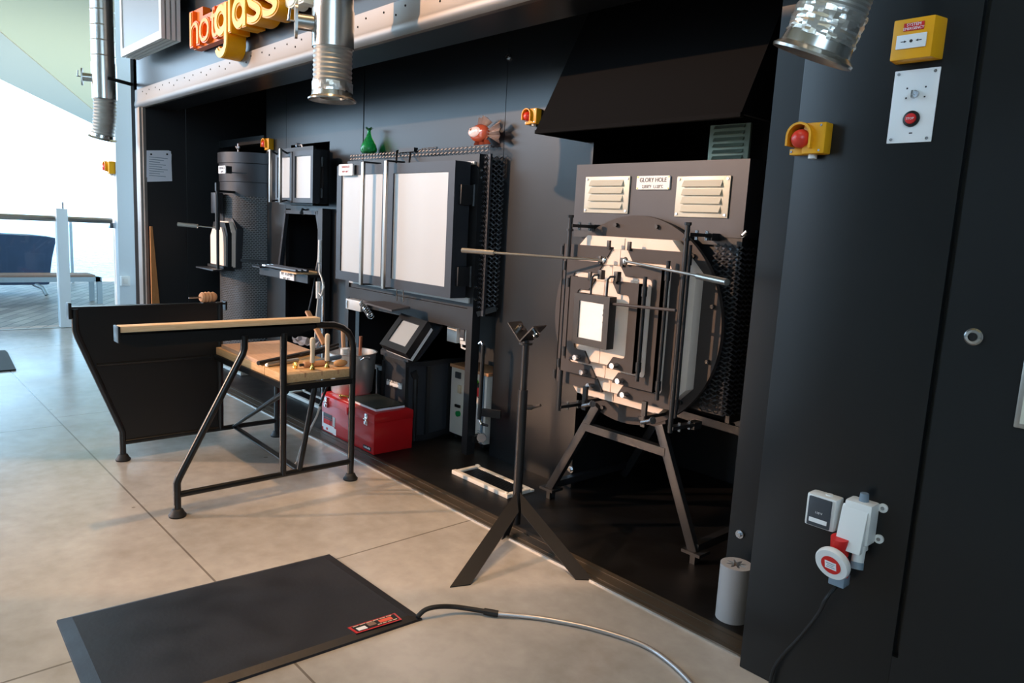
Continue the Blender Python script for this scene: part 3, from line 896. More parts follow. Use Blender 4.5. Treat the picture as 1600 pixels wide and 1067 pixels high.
f = text_mb('PIPE WARMER', 0.034, 0.001, ((c0.x + c1.x) / 2, 2.605, zc + 0.008), (1, 0, 0), (0, 0, 1), 0.95, align='CENTER')
f = text_mb('900°F 480°C', 0.024, 0.001, ((c0.x + c1.x) / 2, 2.605, zc - 0.024), (1, 0, 0), (0, 0, 1), 1.0, align='CENTER', mb=f)
part('lettering', f, M_INK, pl)
f = MB(); f.tube([(-5.7, 3.0, 1.2), (-5.68, 2.95, 0.95), (-5.66, 2.9, 0.7), (-5.75, 2.9, 0.5)], 0.007, 8); part('cable', f, M_GPLAST, t)
f = MB(); f.tube([(-5.60, 2.79, 1.41), (-5.60, 2.77, 1.37)], 0.02, 10); part('latch', f, M_STEEL, t)
for k in range(3):
    y = 2.57 + 0.045 * k
    L0 = Yp(414 + 6 * k, 414 + 1.5 * k, y); xe = -5.27
    f = MB(); f.tube([(L0.x, y, 0.939), (L0.x + 0.07, y, 0.939), (xe, y, 0.939)], 0.0115, 10, radii=[0.0115, 0.0115, 0.0115])
    t = thing('blowpipe', ('blackened blowpipe lying nearest the viewer of the three on the pipe shelf', 'blackened blowpipe lying in the middle of the three on the pipe shelf', 'blackened blowpipe lying rearmost of the three on the pipe shelf')[k], 'blowpipe', (L0.x, y, 0.9265), 'blowpipes on the pipe shelf')
    part('shaft', f, M_GPLAST, t)
    f = MB(); f.tube([(L0.x - 0.03, y, 0.939), (L0.x + 0.03, y, 0.939)], 0.0125, 10); part('bright_tip', f, M_CHROME, t, 'bright metal tip')
# upright rods and coiled cord at the right of the hatch
t = thing('steel_rod', 'tall bright steel rod standing upright at the right side of the pipe shelf', 'rod', (-5.2, 2.58, 0.0))
A, B = Yp(504, 620, 2.58), Yp(505, 440, 2.58)
f = MB(); f.tube([(A.x, 2.58, 0.0), (B.x, 2.58, B.z)], 0.011, 10); part('shaft', f, M_CHROME, t)
A, B = Yp(500, 375, 2.58), Yp(499, 410, 2.58)
t = thing('torch_hose', 'thin white hose and hand torch hanging in a loop beside the upright rod', 'hose', (A.x, 2.56, A.z - 0.6))
f = MB(); f.tube([(A.x, 2.58, A.z), (B.x, 2.58, B.z)], 0.013, 10); part('torch_handle', f, M_WPLAST, t)
P = [Yp(x, y, 2.56) for x, y in ((499, 412), (499, 425), (503, 435), (506, 448), (502, 462), (497, 456), (496, 440))]
f = MB(); f.tube(P, 0.006, 8); part('hose', f, M_FRAMEW, t)
A, B = Yp(497, 440, 2.56), Yp(497, 466, 2.56)
f = MB(); f.tube([A, B], 0.016, 10); part('torch_body', f, M_FRAMEW, t)
f = MB(); f.tube([Yp(497, 466, 2.56), Yp(495, 485, 2.56), Yp(493, 505, 2.56), Yp(491, 560, 2.56)], 0.005, 8); part('lower_hose', f, M_FRAMEW, t)

# ================================================================ annealer
AX0, AX1, AYF = -4.735, -3.275, 2.685
t = thing('annealer', 'large black framed annealing oven with two white panelled doors on the back wall', 'oven', (-4.0, 2.74, 0))
f = MB(); w = 0.05
for x in (AX0, AX1 - w):
    f.box(x, x + w, AYF, AYF + 0.06, 0, 1.75)
f.box(AX0 + w, AX1 - w, AYF, AYF + 0.06, 0.80, 0.87); f.box(AX0 + w, AX1 - w, AYF, AYF + 0.06, 1.70, 1.75)
f.box(AX0 + w, AX1 - w, AYF + 0.004, AYF + 0.06, 0.745, 0.80)
part('frame', f, M_STEEL, t)
f = MB(); f.box(AX0 + w, AX1 - w, AYF + 0.01, 2.79, 0.872, 1.698); part('inner_box', f, M_STEEL, t)
for z0_, z1_ in ((0.905, 0.935), (1.69, 1.708)):
    f = MB(); f.box(AX0 + 0.07, AX1 - 0.03, AYF - 0.012, AYF + 0.01, z0_, z1_); part('door_seal', f, M_PANELW, t, 'white door seal')
# side cage
f = MB(); f.box(-3.225, -3.205, AYF + 0.02, AYF + 0.035, 0.84, 1.75)
f.lattice((-3.235, AYF + 0.03, 0.87), (0.06, 0.115, 0), (0, 0, 0.87), 4, 32, 0.0032, 0.004)
f.lattice((-3.275, AYF + 0.03, 0.87), (0.055, -0.02, 0), (0, 0, 0.87), 2, 32, 0.0032, 0.004)
part('side_mesh', f, M_GREYST, t)
f = MB(); f.lattice((AX0 + 0.02, AYF + 0.012, 1.752), (1.515, 0, 0), (0, 0, 0.044), 40, 2, 0.0032, 0.003); f.lattice((AX0 + 0.02, AYF + 0.012, 1.794), (1.515, 0, 0), (0, 0.095, 0), 40, 4, 0.0032, 0.0015)
part('top_mesh', f, M_GREYST, t)
f = MB(); f.bar((-3.27, AYF + 0.03, 0.845), (-3.19, 2.79, 0.885), 0.03); f.box(-3.29, -3.25, 2.72, 2.79, 0.075, 0.115); part('side_rail', f, M_STEEL, t)
f = MB(); f.cyl((-3.23, 2.76, 0.11), (-3.215, 2.745, 0.11), 0.028, n=16); part('wall_bolt', f, M_ZINC, t)
for (x0, x1, z0, z1, yy) in ((-4.655, -4.015, 0.935, 1.705, 2.561), (-4.005, -3.325, 0.935, 1.703, 2.555)):
    f = MB(); w = 0.06
    f.prism([(x0, z0), (x1, z0), (x1, z1), (x0, z1)], 'y', yy + 0.02, 2.665)
    f.prism([(x0, z0), (x1, z0), (x1 - w, z0 + w), (x0 + w, z0 + w)], 'y', yy, yy + 0.022)
    f.prism([(x0, z1), (x1, z1), (x1 - w, z1 - w), (x0 + w, z1 - w)], 'y', yy, yy + 0.022)
    f.prism([(x0, z0), (x0 + w, z0 + w), (x0 + w, z1 - w), (x0, z1)], 'y', yy, yy + 0.022)
    f.prism([(x1, z0), (x1 - w, z0 + w), (x1 - w, z1 - w), (x1, z1)], 'y', yy, yy + 0.022)
    d = part('door', f, M_GREYST, t)
    f = MB(); f.box(x0 + w, x1 - w, yy + 0.008, yy + 0.022, z0 + w, z1 - w); part('panel', f, M_PANELW, d, 'white door panel')
    xh = -4.225 if x0 < -4.3 else -3.955
    f = MB(); f.box(xh - 0.013, xh + 0.013, 2.500, 2.518, 0.93, 1.715, 0.003); h = part('handle_bar', f, M_ALU, d, 'bright handle bar')
    for z_ in (1.715, 0.935):
        f = MB(); f.bar((xh, 2.51, z_), (xh + 0.03, 2.62, z_), 0.022, 0.01); part('handle_bracket', f, M_STEEL, d)
for z in (1.06, 1.52):
    f = MB(); f.box(-3.324, -3.30, 2.585, 2.69, z - 0.055, z + 0.055, 0.003); f.cyl((-3.305, 2.68, z - 0.06), (-3.305, 2.68, z + 0.06), 0.013, n=10); part('hinge', f, M_STEEL, t)
for z in (0.93, 1.0, 1.62, 1.66):
    f = MB(); f.cyl((-3.275, 2.70, z), (-3.268, 2.70, z), 0.008, n=8); part('bolt', f, M_ZINC, t)
# latches top and bottom
f = MB(); f.tube([Yp(619, 258, 2.60), Yp(620, 236, 2.70), Yp(627, 234, 2.70)], 0.006, 8); f.tube([Yp(639, 258, 2.60), Yp(642, 234, 2.70)], 0.006, 8)
a = Yp(625, 236, 2.69); f.box(a.x, a.x + 0.17, 2.68, 2.71, a.z - 0.01, a.z + 0.015); part('top_latch', f, M_STEEL, t)
f = MB(); f.tube([Yp(649, 238, 2.72), Yp(662, 233, 2.72), Yp(683, 231, 2.72)], 0.007, 8); part('latch_rod', f, M_ZINC, t)
f = MB(); f.tube([Yp(620, 470, 2.66), Yp(620, 452, 2.66), Yp(630, 452, 2.66), Yp(630, 472, 2.66)], 0.005, 8); part('bottom_latch', f, M_CHROME, t, 'chrome wire latch')
c0, c1 = Yp(531, 257, 2.545), Yp(552, 271, 2.545)
f = MB(); f.prism(rrect(c0.x, c1.x, c1.z - 0.012, c0.z, 0.008), 'y', 2.538, 2.552); pl = part('name_plate', f, M_SIGNW, t, 'white plate')
xc, zc = (c0.x + c1.x) / 2, (c0.z + c1.z) / 2
f = text_mb('ANNEALER', 0.021, 0.001, (xc, 2.538, zc + 0.006), (1, 0, 0), (0, 0, 1), 1.0, align='CENTER')
f = text_mb('900°F 480°C', 0.017, 0.001, (xc, 2.538, zc - 0.024), (1, 0, 0), (0, 0, 1), 1.0, align='CENTER', mb=f)
part('lettering', f, M_INKR, pl)

# green vase on top of the annealer
v = Yp(575, 240, 2.725); zb = 1.802
t = thing('glass_vase', 'small green glass bottle vase with fluted lip on top of the annealer', 'vase', (v.x, 2.73, zb))
prof = [(0.0, 0.0), (0.045, 0.0), (0.054, 0.012), (0.057, 0.03), (0.048, 0.06), (0.034, 0.085), (0.020, 0.11), (0.0125, 0.135), (0.011, 0.155)]
inn = [(0.007, 0.155), (0.0085, 0.135), (0.016, 0.11), (0.03, 0.085), (0.043, 0.06), (0.05, 0.03), (0.04, 0.012), (0.0, 0.01)]
f = MB(); f.lathe((v.x, 2.73, zb), prof + inn, 32, cap=False); part('body', f, M_GLASSG, t, angle=80)
f = MB(); n = 30
R1, R2 = [], []
for j in range(n):
    a = 2 * PI * j / n; k = 1 + 0.25 * math.cos(5 * a)
    R1.append(f.bm.verts.new((v.x + 0.0105 * math.cos(a), 2.73 + 0.0105 * math.sin(a), zb + 0.153)))
    R2.append(f.bm.verts.new((v.x + 0.026 * k * math.cos(a), 2.73 + 0.026 * k * math.sin(a), zb + 0.170 + 0.004 * math.cos(5 * a))))
for j in range(n):
    f.bm.faces.new((R1[j], R1[(j + 1) % n], R2[(j + 1) % n], R2[j]))
r = bmesh.ops.solidify(f.bm, geom=f.bm.faces[:], thickness=0.003)
part('fluted_lip', f, M_GLASSG, t, angle=80)

# glass fish
v = Yp(752, 212, 2.735); zb = 1.8025
t = thing('glass_fish', 'red and clear blown glass fish with flared fins on top of the annealer', 'glass fish', (v.x, 2.735, zb))
zc = zb + 0.068
f = MB(); f.sphere((v.x - 0.015, 2.735, zc), 0.052, 24, 16, (1.6, 0.55, 0.95)); part('body', f, M_GLASSR, t, angle=80)
f = MB(); f.sphere((v.x - 0.035, 2.716, zc + 0.006), 0.038, 16, 12, (1.55, 0.42, 0.8)); part('white_core', f, mat('opal_white_glass', (238, 214, 208), 0.1), t, 'milky white patch', angle=80)


def fin(pts, y0, y1, m, nm, par):
    mb = MB()
    k = len(pts)
    for i in range(k - 1):
        a0, a1, b0, b1 = pts[i][0], pts[i + 1][0], pts[i][1], pts[i + 1][1]
        yw0 = 0.006 * (-1) ** i; yw1 = 0.006 * (-1) ** (i + 1)
        mb.slab([(a0[0], 2.735 + yw0, a0[1]), (a1[0], 2.735 + yw1, a1[1]), (b1[0], 2.735 + yw1 * 2, b1[1]), (b0[0], 2.735 + yw0 * 2, b0[1])], (0, 0.005, 0))
    return part(nm, mb, m, par, angle=80)


cx = v.x
fin([((cx - 0.045 + 0.014 * i, zc + 0.036 + 0.005 * min(i, 6 - i)), (cx - 0.035 + 0.018 * i, zc + 0.052 + 0.035 * math.sin(i / 6 * PI * 0.85 + 0.35) + 0.008 * (i % 2))) for i in range(7)], 0, 0, M_GLASSC, 'dorsal_fin', t)
fin([((cx + 0.055, zc - 0.022 + 0.007 * i), (cx + 0.145 + 0.016 * (i % 2), zc - 0.062 + 0.021 * i)) for i in range(7)], 0, 0, M_GLASSC, 'tail_fin', t)
fin([((cx - 0.06 + 0.018 * i, zc - 0.036), (cx - 0.075 + 0.024 * i, zc - 0.062 - 0.003 * (i % 2))) for i in range(7)], 0, 0, M_GLASSR, 'belly_fin', t)
f = MB(); f.lathe((cx - 0.092, 2.735, zc + 0.006), [(0.010, 0), (0.018, 0.006), (0.014, 0.012), (0.008, 0.008)], 14, axis=(-1, 0, 0)); part('mouth', f, M_GLASSC, t, angle=80)
f = MB(); f.sphere((cx - 0.06, 2.705, zc + 0.02), 0.009, 12, 8); part('eye', f, M_GLASSC, t, angle=80)
# ================================================================ crucible kiln under the annealer
V = [Yp(600, 600, 2.53), Yp(634, 600, 2.53), Yp(668, 600, 2.66), Yp(701, 600, 2.86)]
zk = Yp(634, 565, 2.53).z
oct_ = [(V[0].x, 2.53), (V[1].x, 2.53), (V[2].x, 2.66), (V[3].x, 2.86), (V[3].x, 3.1), (V[0].x - 0.1, 3.1), (V[0].x - 0.1, 2.66)]
t = thing('crucible_kiln', 'black eight sided kiln with a sloping framed lid under the annealer', 'kiln', (-3.85, 2.8, 0))
f = MB(); f.prism(oct_, 'z', 0.03, zk - 0.03); part('body', f, M_GREYST, t)
f = MB(); o2 = [(x + (x - (-3.85)) * 0.03, y - 0.008 if y < 2.6 else y) for x, y in oct_]; f.prism(o2, 'z', zk - 0.03, zk); part('rim', f, M_STEEL, t)
f = MB(); f.prism(o2, 'z', 0.0, 0.04); part('plinth', f, M_STEEL, t)
for i in range(4):
    x, y = oct_[i]; f = MB(); f.box(x - 0.012, x + 0.012, y - 0.012, y + 0.012, 0.04, zk - 0.03); part('corner_strip', f, M_STEEL, t)
zc = zk + 0.22
xa, xb = V[0].x, V[3].x - 0.01
f = MB(); f.prism([(2.53, zk), (2.53, zk + 0.03), (2.78, zc), (3.08, zc), (3.08, zk)], 'x', xa - 0.05, V[1].x + 0.02)
f.prism([(2.60, zk), (2.80, zc), (3.08, zc), (3.08, zk)], 'x', V[1].x + 0.02, xb - 0.08)
part('hood', f, M_GREYST, t)
q = [Yp(593, 537, 2.42), Yp(634, 553, 2.42), Yp(668, 502, 2.60), Yp(627, 489, 2.60)]
nrm = (q[1] - q[0]).cross(q[3] - q[0]).normalized()
if nrm.y > 0: nrm = -nrm
f = MB(); cc = sum(q, Vector()) / 4


def sub(k): return [cc + (p - cc) * k for p in q]


outer, inner = sub(1.0), sub(0.66)
for i in range(4):
    j = (i + 1) % 4
    f.slab([outer[i], outer[j], inner[j], inner[i]], -nrm * 0.05)
l = part('lid_frame', f, M_STEEL, t)
f = MB(); f.slab([p - nrm * 0.008 for p in sub(0.67)], -nrm * 0.03); part('lid_panel', f, M_PANELW, l, 'white lid panel')
f = MB(); f.slab([p - nrm * 0.05 for p in sub(0.96)], -nrm * 0.025); part('lid_lining', f, M_FIBRE, l, 'white fibre lining')
c0, c1 = Yp(603.5, 592, 2.52), Yp(626, 611, 2.52)
f = MB(); f.box(c0.x, c1.x, 2.522, 2.53, c1.z + 0.01, c0.z, 0.002); pl = part('name_plate', f, M_SIGNW, t, 'white plate')
xc, zz = (c0.x + c1.x) / 2, (c0.z + c1.z) / 2 + 0.005
f = text_mb('CRUCIBLE KILN', 0.031, 0.001, (xc, 2.522, zz + 0.006), (1, 0, 0), (0, 0, 1), 0.78, align='CENTER')
f = text_mb('2,100°F 1,150°C', 0.023, 0.001, (xc, 2.522, zz - 0.028), (1, 0, 0), (0, 0, 1), 0.82, align='CENTER', mb=f)
part('lettering', f, M_INK, pl)
# gas burner column beside the kiln
x = Yp(592, 600, 2.62).x
f = MB(); f.cyl((x, 2.62, 0), (x, 2.62, zk - 0.12), 0.02, n=12); f.cyl((x + 0.07, 2.62, 0), (x + 0.07, 2.62, zk - 0.16), 0.016, n=12); f.bar((x - 0.03, 2.62, zk - 0.12), (x + 0.09, 2.62, zk - 0.12), 0.03)
part('burner_pipes', f, M_STEEL, t)
x = V[2].x - 0.03
f = MB(); f.cyl((x, 2.59, 0.0), (x, 2.59, zk - 0.1), 0.016, n=12); f.cyl((x, 2.59, zk - 0.1), (x, 2.57, zk - 0.06), 0.022, n=10); part('stand_pipe', f, M_STEEL, t)

# junction box and spring with shelf below the annealer
a, b_ = Yp(548, 466, 2.66), Yp(571, 487, 2.66)
t = thing('junction_box', 'pale steel junction box with a wire spring under the left annealer corner', 'junction box', ((a.x + b_.x) / 2, 2.68, b_.z))
f = MB(); f.box(a.x, b_.x, 2.62, 2.683, b_.z, a.z, 0.004); part('case', f, M_PANELW, t)
f = MB(); f.box(a.x + 0.02, a.x + 0.03, 2.612, 2.62, b_.z + 0.01, a.z - 0.01); part('lid_clip', f, M_CHROME, t)
P0, P1 = Yp(566, 474, 2.615), Yp(580, 495, 2.56)
f = MB(); pts = []
for k in range(91):
    s = k / 90; a_ = s * 2 * PI * 8
    d = (P1 - P0).normalized(); u = d.cross(Vector((0, 1, 0))).normalized(); v2 = d.cross(u)
    pts.append(P0 + (P1 - P0) * s + (u * math.cos(a_) + v2 * math.sin(a_)) * 0.02)
f.tube(pts, 0.003, 6); part('spring', f, M_ZINC, t)
q = [Yp(567, 474, 2.60), Yp(612, 487, 2.50), Yp(641, 482, 2.60), Yp(600, 473, 2.68)]
f = MB(); f.slab(q, (0, 0, 0.012)); part('shelf_plate', f, M_BROWNST, t, 'browned steel plate')

# small sockets under the annealer right corner
a, b_ = Yp(699, 497, 2.76), Yp(716, 537, 2.76)
t = thing('wall_socket_box', 'white socket box with a grey switch hung under the annealer right corner', 'socket', (a.x + 0.04, 2.79, b_.z))
z1 = Yp(699, 497, 2.76).z; z0 = Yp(699, 533, 2.76).z
f = MB(); f.box(a.x, a.x + 0.10, 2.76, 2.83, z0, z1, 0.005); part('case', f, M_WPLAST, t)
c = Yp(722, 524, 2.72)
f = MB(); f.box(c.x - 0.02, c.x + 0.035, 2.72, 2.78, c.z - 0.055, c.z + 0.055, 0.006); s_ = part('switch_body', f, M_WPLAST, t)
f = MB(); f.box(c.x - 0.012, c.x + 0.028, 2.712, 2.72, c.z - 0.03, c.z + 0.05, 0.003); part('grey_rocker', f, M_GPLAST, s_, 'grey rocker')
f = MB(); f.box(c.x - 0.008, c.x + 0.024, 2.710, 2.712, c.z - 0.026, c.z - 0.014); part('label_strip', f, M_SIGNW, s_)
f = MB(); f.tube([(c.x - 0.02, 2.735, c.z - 0.05), (c.x - 0.01, 2.73, c.z - 0.075), (c.x + 0.02, 2.73, c.z - 0.08), (c.x + 0.05, 2.74, c.z - 0.075)], 0.006, 8); part('cable', f, M_WHCABLE, t)

# white control cabinet on the niche floor
a = Yp(706, 570, 2.84); b_ = Yp(757, 680, 2.84)
t = thing('control_cabinet', 'white control cabinet with red and green switches beneath the annealer', 'control box', ((a.x + b_.x) / 2, 2.92, 0.0))
z0, z1 = 0.03, Yp(706, 572, 2.84).z
f = MB(); f.box(a.x, b_.x, 2.84, 3.0, z0, z1, 0.004); part('case', f, M_BOX, t)
f = MB(); f.box(a.x - 0.005, b_.x + 0.02, 2.83, 3.02, z1, z1 + 0.018); part('wooden_top', f, M_TANW, t, 'tan wooden top')
for x_ in (a.x + 0.03, b_.x - 0.06):
    f = MB(); f.box(x_, x_ + 0.03, 2.86, 2.98, 0, z0); part('foot', f, M_STEEL, t)
f = MB(); f.box(b_.x - 0.035, b_.x - 0.02, 2.832, 2.84, z0, z1, 0.002); part('hinge_strip', f, M_BLUEGR, t)
for (px, py, w, h, m, nm) in ((717, 586, 0.05, 0.04, M_GPLAST, 'display'), (719, 608, 0.03, 0.05, M_CREAM, 'meter'), (716, 634, 0.05, 0.018, M_BLACKP, 'cable_clip')):
    c = Yp(px, py, 2.84); f = MB(); f.box(c.x - w / 2, c.x + w / 2, 2.828, 2.84, c.z - h / 2, c.z + h / 2, 0.003); part(nm, f, m, t)
c = Yp(717, 646, 2.84); f = MB(); f.cyl((c.x, 2.84, c.z), (c.x, 2.825, c.z), 0.018, n=20); part('green_button', f, M_GREEN, t, 'green button')
c = Yp(745, 598, 2.84); f = MB(); f.cyl((c.x, 2.84, c.z), (c.x, 2.826, c.z), 0.02, n=20); part('green_lamp', f, mat('lime_lamp', (90, 210, 40), 0.3), t, 'lime green lamp')
c = Yp(752, 610, 2.84); f = MB(); f.prism(rrect(c.x - 0.022, c.x + 0.022, c.z - 0.05, c.z + 0.05, 0.02), 'y', 2.826, 2.84); s_ = part('isolator_plate', f, M_BLACKP, t)
f = MB(); f.box(c.x - 0.010, c.x + 0.014, 2.808, 2.826, c.z - 0.035, c.z + 0.02, 0.004); part('isolator_handle', f, M_REDP, s_, 'red handle')
c = Yp(752, 685, 2.84); f = MB()
for k in range(4): f.box(c.x - 0.04, c.x + 0.03 - 0.012 * (k % 2), 2.8385, 2.84, c.z + 0.005 + k * 0.012, c.z + 0.008 + k * 0.012)
part('printed_lines', f, M_BLUEGR, t)
# gas hose to the annealer leg
f = MB(); P = [Yp(749, 537, 2.66), Yp(753, 534, 2.66), Yp(755, 540, 2.66), Yp(753, 580, 2.66), Yp(749, 655, 2.66), Yp(752, 662, 2.66), Yp(762, 665, 2.70)]
t = thing('gas_hose', 'black hose with bare metal bends strapped beside the right annealer leg', 'hose', (P[4].x, 2.66, P[4].z))
f.tube(P[2:5], 0.012, 12); part('hose', f, M_RUBBER, t)
f = MB(); f.tube(P[:3], 0.009, 10); f.tube(P[4:], 0.007, 10); part('metal_bend', f, M_CHROME, t, 'bare metal bends')
f = MB(); f.bar(P[4] + Vector((-0.05, 0.03, 0.03)), P[4] + Vector((0.07, 0.10, 0.03)), 0.02, 0.045); part('strap', f, M_STEEL, t)

# ================================================================ red toolbox with its load
TX0, TX1, TY0, TY1, TZ = -4.195, -3.565, 2.225, 2.495, 0.250
t = thing('toolbox', 'red steel toolbox with silver latches on the black stage floor', 'toolbox', (-3.88, 2.36, 0))
f = MB(); f.box(TX0, TX1, TY0, TY1, 0.0, 0.19, 0.006); part('body', f, M_RED, t)
f = MB(); f.prism([(TY0 - 0.003, 0.188), (TY0 - 0.003, 0.238), (TY0 + 0.012, TZ - 0.004), (TY0 + 0.03, TZ), (TY1 - 0.03, TZ), (TY1, 0.238), (TY1, 0.188)], 'x', TX0 - 0.003, TX1 + 0.003, 0.003); part('lid', f, M_RED, t)
for x in (TX0 + 0.07, TX1 - 0.075):
    f = MB(); f.box(x - 0.014, x + 0.014, TY0 - 0.012, TY0, 0.165, 0.232, 0.003); f.cyl((x - 0.016, TY0 - 0.012, 0.2), (x + 0.016, TY0 - 0.012, 0.2), 0.008, n=10); f.box(x - 0.01, x + 0.01, TY0 - 0.02, TY0 - 0.01, 0.17, 0.19, 0.003); part('latch', f, M_CHROME, t, 'silver latch')
f = MB(); f.box(-3.885, -3.86, TY0 - 0.008, TY0, 0.175, 0.22, 0.002); part('hasp', f, M_RED, t)
# sticker sheet
f = MB(); f.box(-4.185, -4.17, TY0 - 0.0015, TY0, 0.03, 0.125); f.box(-4.168, -4.03, TY0 - 0.0015, TY0, 0.012, 0.055); st = part('sticker', f, M_SIGNW, t, 'white and grey sticker')
f = MB(); f.box(-4.168, -4.06, TY0 - 0.0018, TY0, 0.10, 0.125); f.box(-4.165, -4.06, TY0 - 0.0018, TY0, 0.088, 0.096); part('sticker_band', f, M_GPLAST, st)
f = MB(); f.box(-4.165, -4.085, TY0 - 0.002, TY0, 0.056, 0.085); f.box(-4.13, -4.11, TY0 - 0.0022, TY0, 0.02, 0.035); part('sticker_picture', f, M_REDP, st)
f = MB(); f.box(-4.05, -4.02, TY0 - 0.0018, TY0, 0.06, 0.12); part('sticker_side', f, M_PANELW, st)
f = MB(); f.box(-4.045, -4.005, TY0 - 0.0022, TY0, 0.008, 0.048); part('sticker_square', f, M_SIGNW, st)
f = MB(); f.box(-3.68, -3.595, TY0 - 0.0015, TY0, 0.015, 0.038); bd = part('badge', f, MATS['sign_ink'], t, 'dark badge')
f = MB()
for k in range(7): f.box(-3.672 + k * 0.010, -3.665 + k * 0.010, TY0 - 0.002, TY0 - 0.0012, 0.022, 0.022 + (0.010, 0.007, 0.012)[k % 3])
part('badge_marks', f, M_SIGNW, bd)
# steel pot standing on the toolbox
px, py, pr = -4.125, 2.40, 0.150
zb = TZ; zr = Yp(545, 547, 2.40).z
t = thing('steel_bucket', 'shiny stainless steel bucket of tools standing on the red toolbox', 'bucket', (px, py, zb))
f = MB(); f.lathe((px, py, zb), [(0, 0), (pr * 0.82, 0), (pr * 0.86, 0.008), (pr, zr - zb - 0.006), (pr + 0.008, zr - zb), (pr - 0.004, zr - zb), (pr * 0.84, 0.012), (0, 0.012)], 48, cap=False); part('body', f, M_STEELB, t)
for s in (-1, 1):
    f = MB(); f.tube([(px + s * (pr + 0.002), py - 0.03, zr - 0.03), (px + s * (pr + 0.02), py - 0.02, zr - 0.015), (px + s * (pr + 0.02), py + 0.02, zr - 0.015), (px + s * (pr + 0.002), py + 0.03, zr - 0.03)], 0.006, 8); part('handle_lug', f, M_ZINC, t)
for i, (x, y, tx, ty, L, r, m, nm, lb) in enumerate(((-4.17, 2.37, -4.22, 2.38, 0.42, 0.014, M_TANW, 'tool_handle', 'tan wooden tool handle leaning left in the steel bucket'),
                                                   (-4.11, 2.44, -4.11, 2.45, 0.36, 0.011, M_COPPER, 'copper_rod', 'thin copper rod standing in the steel bucket'),
                                                   (-4.06, 2.36, -4.045, 2.37, 0.33, 0.008, M_COPPER, 'copper_rod', 'short copper rod nearest the kiln in the steel bucket'))):
    f = MB(); f.tube([(x, y, zb + 0.02), (x + (tx - x) * 0.5, y + (ty - y) * 0.5, zb + L * 0.6), (tx, ty, zb + L)], r, 10, radii=[r * 0.8, r * 0.9, r]); solo(nm, f, m, lb, 'tool' if i == 0 else 'rod')
f = MB(); f.cyl((-4.10, 2.34, zb + 0.016), (-4.09, 2.32, zr + 0.03), 0.032, 0.024, n=16); solo('white_sleeve', f, M_WPLAST, 'pale blue white plastic sleeve standing in the steel bucket', 'sleeve')
# folder lying on the toolbox
t = thing('folder', 'dark green black folder of papers lying on the right end of the toolbox', 'folder', (-3.75, 2.36, TZ))
f = MB(); f.box(-3.92, -3.60, 2.255, 2.455, TZ, TZ + 0.014); part('papers', f, M_PAPER, t, 'white paper edges')
f = MB(); f.box(-3.925, -3.595, 2.25, 2.46, TZ + 0.014, TZ + 0.02, 0.002); part('cover', f, mat('dark_green_cover', (30, 36, 30), 0.6), t)
f = MB(); f.tube([(-3.995, 2.25, TZ + 0.012), (-3.965, 2.265, TZ + 0.012), (-3.94, 2.30, TZ + 0.012)], 0.008, 8); f.sphere((-4.0, 2.249, TZ + 0.012), 0.011, 10, 6); solo('spoon', f, M_BRASS, 'small brass tool lying on the toolbox lid beside the dark folder', 'tool')


# ================================================================ floor grates
def grate(label, x0, x1, y0, y1):
    t = thing('floor_grate', label, 'floor grate', ((x0 + x1) / 2, (y0 + y1) / 2, 0), 'white framed floor grates')
    w = 0.028
    f = MB()
    f.box(x0, x1, y0, y0 + w, 0, 0.022, 0.003); f.box(x0, x1, y1 - w, y1, 0, 0.012, 0.003); f.box(x0, x0 + w, y0 + w, y1 - w, 0, 0.018, 0.003); f.box(x1 - w, x1, y0 + w, y1 - w, 0, 0.02, 0.003)
    part('frame', f, M_WPAINT, t, 'white frame')
    f = MB(); f.box(x0 + w, x1 - w, y0 + w, y1 - w, 0.0, 0.003)
    n = int((x1 - x0) / 0.014)
    for k in range(n):
        x = x0 + w + (x1 - x0 - 2 * w) * (k + 0.5) / n; f.box(x - 0.002, x + 0.002, y0 + w, y1 - w, 0.003, 0.009)
    part('grille', f, M_STEEL, t)
    f = MB(); f.sphere((x0 + 0.01, y1 - 0.012, 0.012), 0.016, 10, 6, (1.3, 0.9, 0.7)); f.sphere((x1 - 0.02, y0 + 0.012, 0.018), 0.012, 10, 6); part('corner_lug', f, M_WPAINT, t)
    return t


grate('white framed floor grate right of the annealer leg behind the pipe stand', -3.06, -2.60, 2.41, 2.60)
a, b_ = Zp(376, 587), Zp(412, 584)
grate('white framed floor grate seen under the far end of the bench seat', a.x - 0.62, a.x, a.y, b_.y)
grate('white framed floor grate half hidden between the bench and the red toolbox', -5.22, -4.66, 2.46, 2.62)

# ================================================================ glory hole
CX, CZ, YD = -2.065, 0.965, 2.60
t = thing('glory_hole', 'round black reheating furnace with layered pink lined doors on an A frame stand', 'furnace', (CX, 2.9, 0))
f = MB(); f.lathe((CX, YD + 0.025, CZ), [(0.0, 0), (0.468, 0), (0.468, 0.022), (0.0, 0.022)], 96, axis=(0, -1, 0)); part('face_disc', f, M_BROWNST, t)
for k in range(12):
    a = math.radians(15 + 30 * k); x, z = CX + 0.437 * math.cos(a), CZ + 0.437 * math.sin(a)
    f = MB(); f.cyl((x, YD + 0.003, z), (x, YD - 0.012, z), 0.0095, n=6); part('rim_bolt', f, M_STEEL, t)
f = MB(); f.lathe((CX, YD + 0.025, CZ), [(0.0, 0), (0.40, 0), (0.40, 0.7), (0, 0.7)], 64, axis=(0, 1, 0)); part('drum', f, M_STEEL, t)
